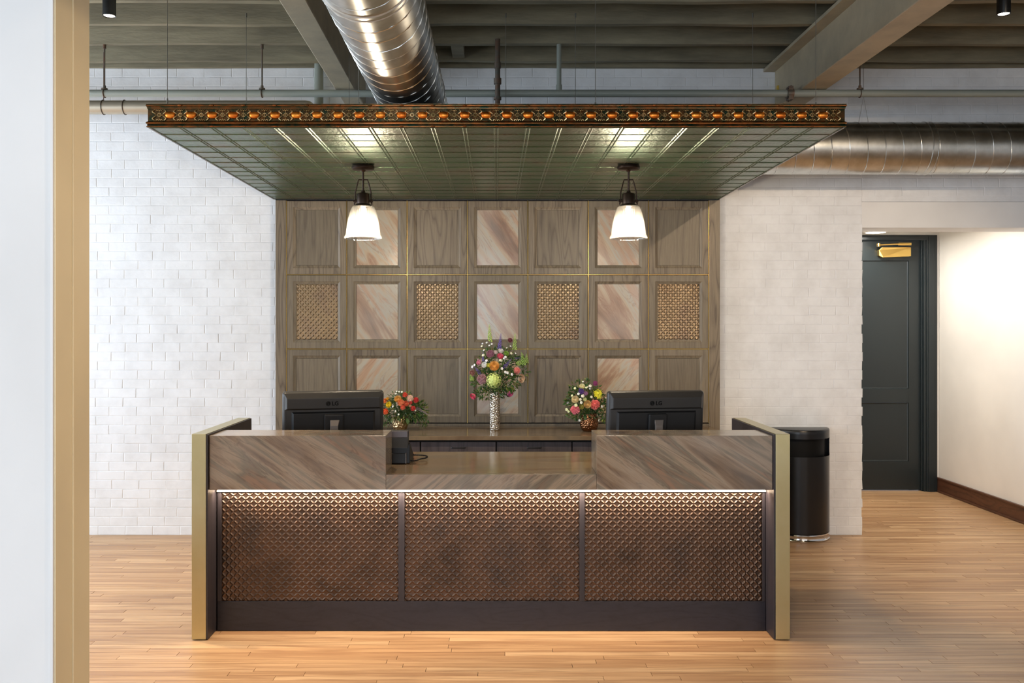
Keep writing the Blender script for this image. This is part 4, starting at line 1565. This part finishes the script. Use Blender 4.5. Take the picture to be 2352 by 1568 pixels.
def arrangement(name, label, base, Y0, vase_fn, flowers, spikes, blooms_center, foliage, leaves, neck_z, group=None):
    root = thing(name, label, 'flower arrangement', base)
    vase_fn(root)
    neck = Vector((base[0], base[1], neck_z))
    S = FOC / Y0
    stems = MB()
    bc = P(blooms_center[0], blooms_center[1], Y0)
    for (kind, px_, py_, rp, col) in flowers:
        r_ = rp / S
        p = P(px_, py_, Y0)
        out = Vector((p.x - bc.x, 0, p.z - bc.z))
        dist = min(1.0, out.length / .17)
        dep = -.085 * sqrt(max(0.05, 1 - dist * dist)) - .02
        if kind == 'small_blossom': dep -= rf.uniform(-.01, .03)
        k_ = (Y0 + dep) / Y0
        p = Vector((p.x * k_, Y0 + dep, EYE + (p.z - EYE) * k_))
        d = Vector((out.x * 3.0, -.55, out.z * 2.2 + .15))
        o = inst(flower_shape(kind, col), kind, root, p, heading(d), (r_, r_, r_))
        q = p + (neck - p) * .12
        stems.tube([p + Vector((0, r_ * .5, -r_ * .3)), q + Vector((0, .03, .01)), neck + (p - neck) * .4 + Vector((0, .03, .02)), neck], .0016, 5)
    for (x0, y0, x1, y1, wpx, col) in spikes:
        dep = -.05 + rf.uniform(-.02, .02)
        a, b = P(x0, y0, Y0 + dep), P(x1, y1, Y0 + dep - .01)
        d = b - a
        L_ = d.length
        me = flower_shape('flower_spike', col)
        th = (wpx / S) / .32
        o = inst(me, 'flower_spike', root, (a + b) / 2, d.to_track_quat('Z', 'Y').to_euler(), (th, th, L_))
        stems.tube([a, neck + (a - neck) * .5 + Vector((0, .01, .02)), neck], .002, 5)
    stems.build('stems', M['stem'], root, kind='stuff', smooth=True)
    # single larger leaves
    for k in range(leaves):
        a = rf.uniform(0, 2 * pi)
        fx, fy, rx, ry = foliage[0][:4]
        cpx = fx + rx * .8 * cos(a); cpy = fy + ry * .75 * sin(a)
        dep = rf.uniform(-.09, -.02)
        p = P(cpx, cpy, Y0 + dep)
        d = Vector((cos(a), rf.uniform(-.7, .1), -sin(a) + rf.uniform(-.3, .3))).normalized()
        s_ = rf.uniform(.035, .06)
        inst(LEAF if rf.random() < .7 else LEAFO, 'leaf', root, p, d.to_track_quat('Z', 'Y').to_euler(), (s_, s_, s_))
    for mi, mat_ in enumerate((M['leaf'], M['leaf_olive'])):
        mb = MB()
        for (fx, fy, rx, ry, cnt_, drop) in [f + ((150, 0) if len(f) == 4 else ()) for f in foliage]:
            for k in range(int(cnt_ * (.65 if mi == 0 else .35))):
                a = rf.uniform(0, 2 * pi); q = sqrt(rf.random())
                cpx, cpy = fx + rx * q * cos(a), fy + ry * q * sin(a)
                dep = rf.uniform(-.06, .07)
                p = P(cpx, cpy, Y0 + dep)
                if p.z < base[2] + .035: p.z = base[2] + .035 + rf.uniform(0, .02)
                if drop: d = Vector((rf.uniform(-.25, .25), rf.uniform(-.2, .2), -1))
                else: d = Vector((cos(a) * q + rf.uniform(-.6, .6), rf.uniform(-.9, .5), -sin(a) * q + rf.uniform(-.6, .6)))
                d.normalize()
                s_ = rf.uniform(.018, .036) if not drop else rf.uniform(.015, .028)
                w_ = s_ * (rf.uniform(.14, .24) if not drop else .10)
                sd = d.cross(Vector((rf.uniform(-1, 1), -1, rf.uniform(-1, 1)))).normalized()
                nm = d.cross(sd)
                mb.add([p, p + d * s_ * .5 + sd * w_ + nm * .002, p + d * s_ + nm * s_ * .15, p + d * s_ * .5 - sd * w_ + nm * .002, p + d * s_ * .5 - nm * .002], [(0, 1, 4), (1, 2, 4), (2, 3, 4), (3, 0, 4)])
        mb.build('foliage', mat_, root, kind='stuff')
    return root


# centre vase
YA = 6.44
def z_at(py_, Y_): return EYE + (VY - py_) * Y_ / FOC
vx = (1136.5 - VX) * YA / FOC
def vase_c(root):
    MB().lathe([(0, .0), (.034, .0), (.0365, .003), (.0375, .02), (.0375, .262), (.0395, .272), (.0400, .276), (.0370, .276), (.0350, .26), (.0350, .03), (0, .03)], 40, (vx, YA, .8503)).build('vase', M['silver_vase'], root, smooth=True, label='tall hammered silver cylinder vase')
def Z5(x, y_): return (1060 + x / 6.03, 740 + y_ / 6.03)
F5 = lambda kind, x, y_, r_, col: (kind, *Z5(x, y_), r_ / 6.03, col)
S5 = lambda x0, y0, x1, y1, w_, col: (*Z5(x0, y0), *Z5(x1, y1), w_ / 6.03, col)
flc = [F5('hydrangea', 445, 805, 108, (206, 222, 128)), F5('rose', 455, 605, 66, (246, 186, 104)), F5('carnation', 285, 785, 74, (168, 126, 132)),
       F5('carnation', 400, 435, 56, (146, 92, 112)), F5('rose', 537, 470, 42, (222, 112, 138)), F5('rose', 545, 395, 36, (240, 232, 220)),
       F5('carnation', 765, 670, 52, (228, 138, 128)), F5('rose', 825, 775, 60, (240, 200, 170)), F5('tulip', 160, 1025, 46, (218, 92, 122)),
       F5('tulip', 675, 985, 46, (222, 110, 160)), F5('rose', 320, 590, 40, (244, 240, 226)), F5('tulip', 240, 555, 38, (226, 160, 178)),
       F5('carnation', 672, 250, 36, (120, 44, 58)), F5('carnation', 150, 700, 44, (150, 96, 84)), F5('tulip', 370, 595, 30, (228, 222, 110)),
       F5('carnation', 470, 415, 28, (214, 200, 196)), F5('rose', 620, 430, 34, (150, 186, 74))]
for (x, y_) in ((310, 385), (280, 330), (350, 280), (300, 455), (345, 530), (290, 295), (630, 355), (680, 330), (590, 500), (640, 700), (700, 720), (385, 320), (540, 525), (610, 480), (150, 615), (180, 590), (690, 430), (750, 430), (610, 690), (560, 640), (420, 300)):
    flc.append(F5('small_blossom', x, y_, rf.uniform(13, 22), rf.choice([(240, 236, 232), (226, 220, 190), (238, 226, 236)])))
spc = [S5(395, 265, 385, 25, 62, (158, 186, 74)), S5(735, 380, 742, 150, 58, (150, 180, 76)), S5(770, 585, 905, 500, 70, (140, 172, 70)), S5(870, 590, 830, 410, 62, (132, 166, 66)),
       S5(905, 560, 900, 430, 50, (140, 172, 70)), S5(525, 370, 548, 150, 52, (92, 66, 150)), S5(580, 640, 695, 500, 48, (92, 66, 156)), S5(260, 710, 175, 610, 44, (86, 62, 140)), S5(300, 540, 300, 400, 34, (112, 90, 160)),
       S5(740, 500, 850, 480, 34, (70, 62, 110)), S5(150, 800, 120, 720, 60, (150, 180, 80))]
arrangement('tall_flower_arrangement', 'tall mixed bouquet with green and purple spikes in a silver vase, middle of the credenza', (vx, YA, .8503), YA, vase_c, flc, spc,
            Z5(470, 640), [(*Z5(480, 800), 55, 28, 520, 0), (*Z5(400, 980), 38, 12, 170, 0), (*Z5(500, 560), 48, 34, 330, 0), (*Z5(800, 640), 20, 26, 90, 0)], 16, .8503 + .262)

# left pot
YL = 6.42
lx = (919 - VX) * YL / FOC
def pot(cx, Y_, R_, H_, m, lab):
    def fn(root):
        pr_ = [(0, 0), (R_ * .62, 0), (R_ * .80, H_ * .08), (R_ * .97, H_ * .35), (R_, H_ * .52), (R_ * .93, H_ * .78), (R_ * .80, H_ * .95), (R_ * .82, H_), (R_ * .74, H_), (R_ * .85, H_ * .7), (R_ * .7, H_ * .2), (0, H_ * .15)]
        MB().lathe(pr_, 40, (cx, Y_, .8503)).build('vase', m, root, smooth=True, label=lab)
    return fn
def Z6(x, y_): return (860 + x / 7.84, 880 + y_ / 7.84)
F6 = lambda kind, x, y_, r_, col: (kind, *Z6(x, y_), r_ / 7.84, col)
fll = [F6('rose', 262, 385, 54, (242, 206, 40)), F6('carnation', 180, 315, 48, (224, 122, 46)), F6('carnation', 200, 505, 58, (236, 104, 34)), F6('rose', 425, 285, 62, (240, 186, 104)),
       F6('carnation', 475, 345, 62, (238, 140, 88)), F6('rose', 565, 365, 50, (236, 140, 104)), F6('carnation', 512, 432, 46, (234, 110, 78)), F6('carnation', 550, 205, 46, (216, 76, 40)),
       F6('carnation', 640, 268, 62, (240, 196, 176)), F6('carnation', 745, 300, 52, (208, 44, 44)), F6('carnation', 695, 450, 48, (206, 56, 46)), F6('carnation', 650, 345, 34, (212, 66, 54)), F6('rose', 640, 405, 26, (226, 190, 160)),
       F6('rose', 235, 280, 30, (226, 178, 60))]
for (x, y_) in ((400, 145), (445, 150), (495, 155), (385, 185), (435, 560), (380, 500), (740, 490), (330, 420)):
    fll.append(F6('small_blossom', x, y_, rf.uniform(15, 21), (240, 236, 210)))
spl = [(*Z6(700, 330), *Z6(845, 190), 5, (150, 140, 110)), (*Z6(760, 440), *Z6(960, 560), 7, (132, 118, 122)), (*Z6(300, 330), *Z6(250, 210), 6, (150, 130, 80)), (*Z6(780, 350), *Z6(900, 265), 3, (100, 90, 60))]
arrangement('orange_flower_arrangement', 'low bouquet of orange, red and yellow flowers with trailing leaves in a pale gold pot', (lx, YL, .8503), YL,
            pot(lx, YL, .057, .098, M['gold_pot'], 'pale gold hammered pot'), fll, spl, Z6(480, 400),
            [(*Z6(500, 480), 44, 26, 460, 0), (*Z6(760, 480), 22, 24, 230, 0), (*Z6(210, 620), 13, 20, 110, 1), (*Z6(890, 690), 12, 20, 90, 1), (*Z6(580, 620), 22, 12, 70, 1), (*Z6(480, 230), 26, 9, 70, 0)], 14, .8503 + .09)

# right pot
YR = 6.40
rx_ = (1353 - VX) * YR / FOC
def Z7(x, y_): return (1280 + x / 11.2, 860 + y_ / 11.2)
F7 = lambda kind, x, y_, r_, col: (kind, *Z7(x, y_), r_ / 11.2, col)
flr = [F7('chrysanthemum', 1045, 490, 150, (246, 222, 36)), F7('rose', 465, 640, 92, (240, 212, 176)), F7('rose', 640, 305, 72, (242, 220, 182)), F7('carnation', 615, 430, 76, (94, 56, 138)),
       F7('carnation', 460, 900, 124, (234, 128, 138)), F7('rose', 775, 760, 98, (240, 198, 138)), F7('carnation', 970, 770, 130, (236, 118, 108)), F7('carnation', 975, 225, 66, (148, 44, 108)),
       F7('carnation', 730, 480, 56, (160, 110, 150)), F7('rose', 620, 830, 60, (196, 186, 92)), F7('rose', 710, 640, 46, (226, 230, 180))]
for (x, y_, r_) in ((380, 540, 30), (655, 550, 46), (240, 900, 44), (1150, 820, 40), (270, 720, 34), (480, 790, 46), (620, 720, 38), (850, 290, 42), (545, 495, 36), (745, 335, 30), (290, 950, 34), (840, 360, 30), (590, 640, 40), (455, 350, 36), (880, 575, 36), (660, 180, 24), (575, 1180, 34), (1075, 1180, 34), (1250, 600, 26), (790, 320, 26)):
    flr.append(F7('small_blossom', x, y_, r_, rf.choice([(238, 236, 216), (222, 226, 170), (236, 222, 200)])))
spr = [(*Z7(540, 330), *Z7(530, 160), 4, (150, 130, 80)), (*Z7(640, 480), *Z7(560, 340), 7, (104, 70, 150))]
arrangement('pink_flower_arrangement', 'small bouquet of pink, peach and yellow flowers in a bronze pot beside the right monitor', (rx_, YR, .8503), YR,
            pot(rx_, YR, .068, .125, M['bronze_pot'], 'dark bronze hammered pot'), flr, spr, Z7(720, 640),
            [(*Z7(720, 700), 44, 36, 480, 0), (*Z7(700, 1020), 38, 12, 150, 0), (*Z7(1200, 900), 9, 26, 110, 0), (*Z7(700, 400), 34, 22, 110, 0)], 12, .8503 + .115)
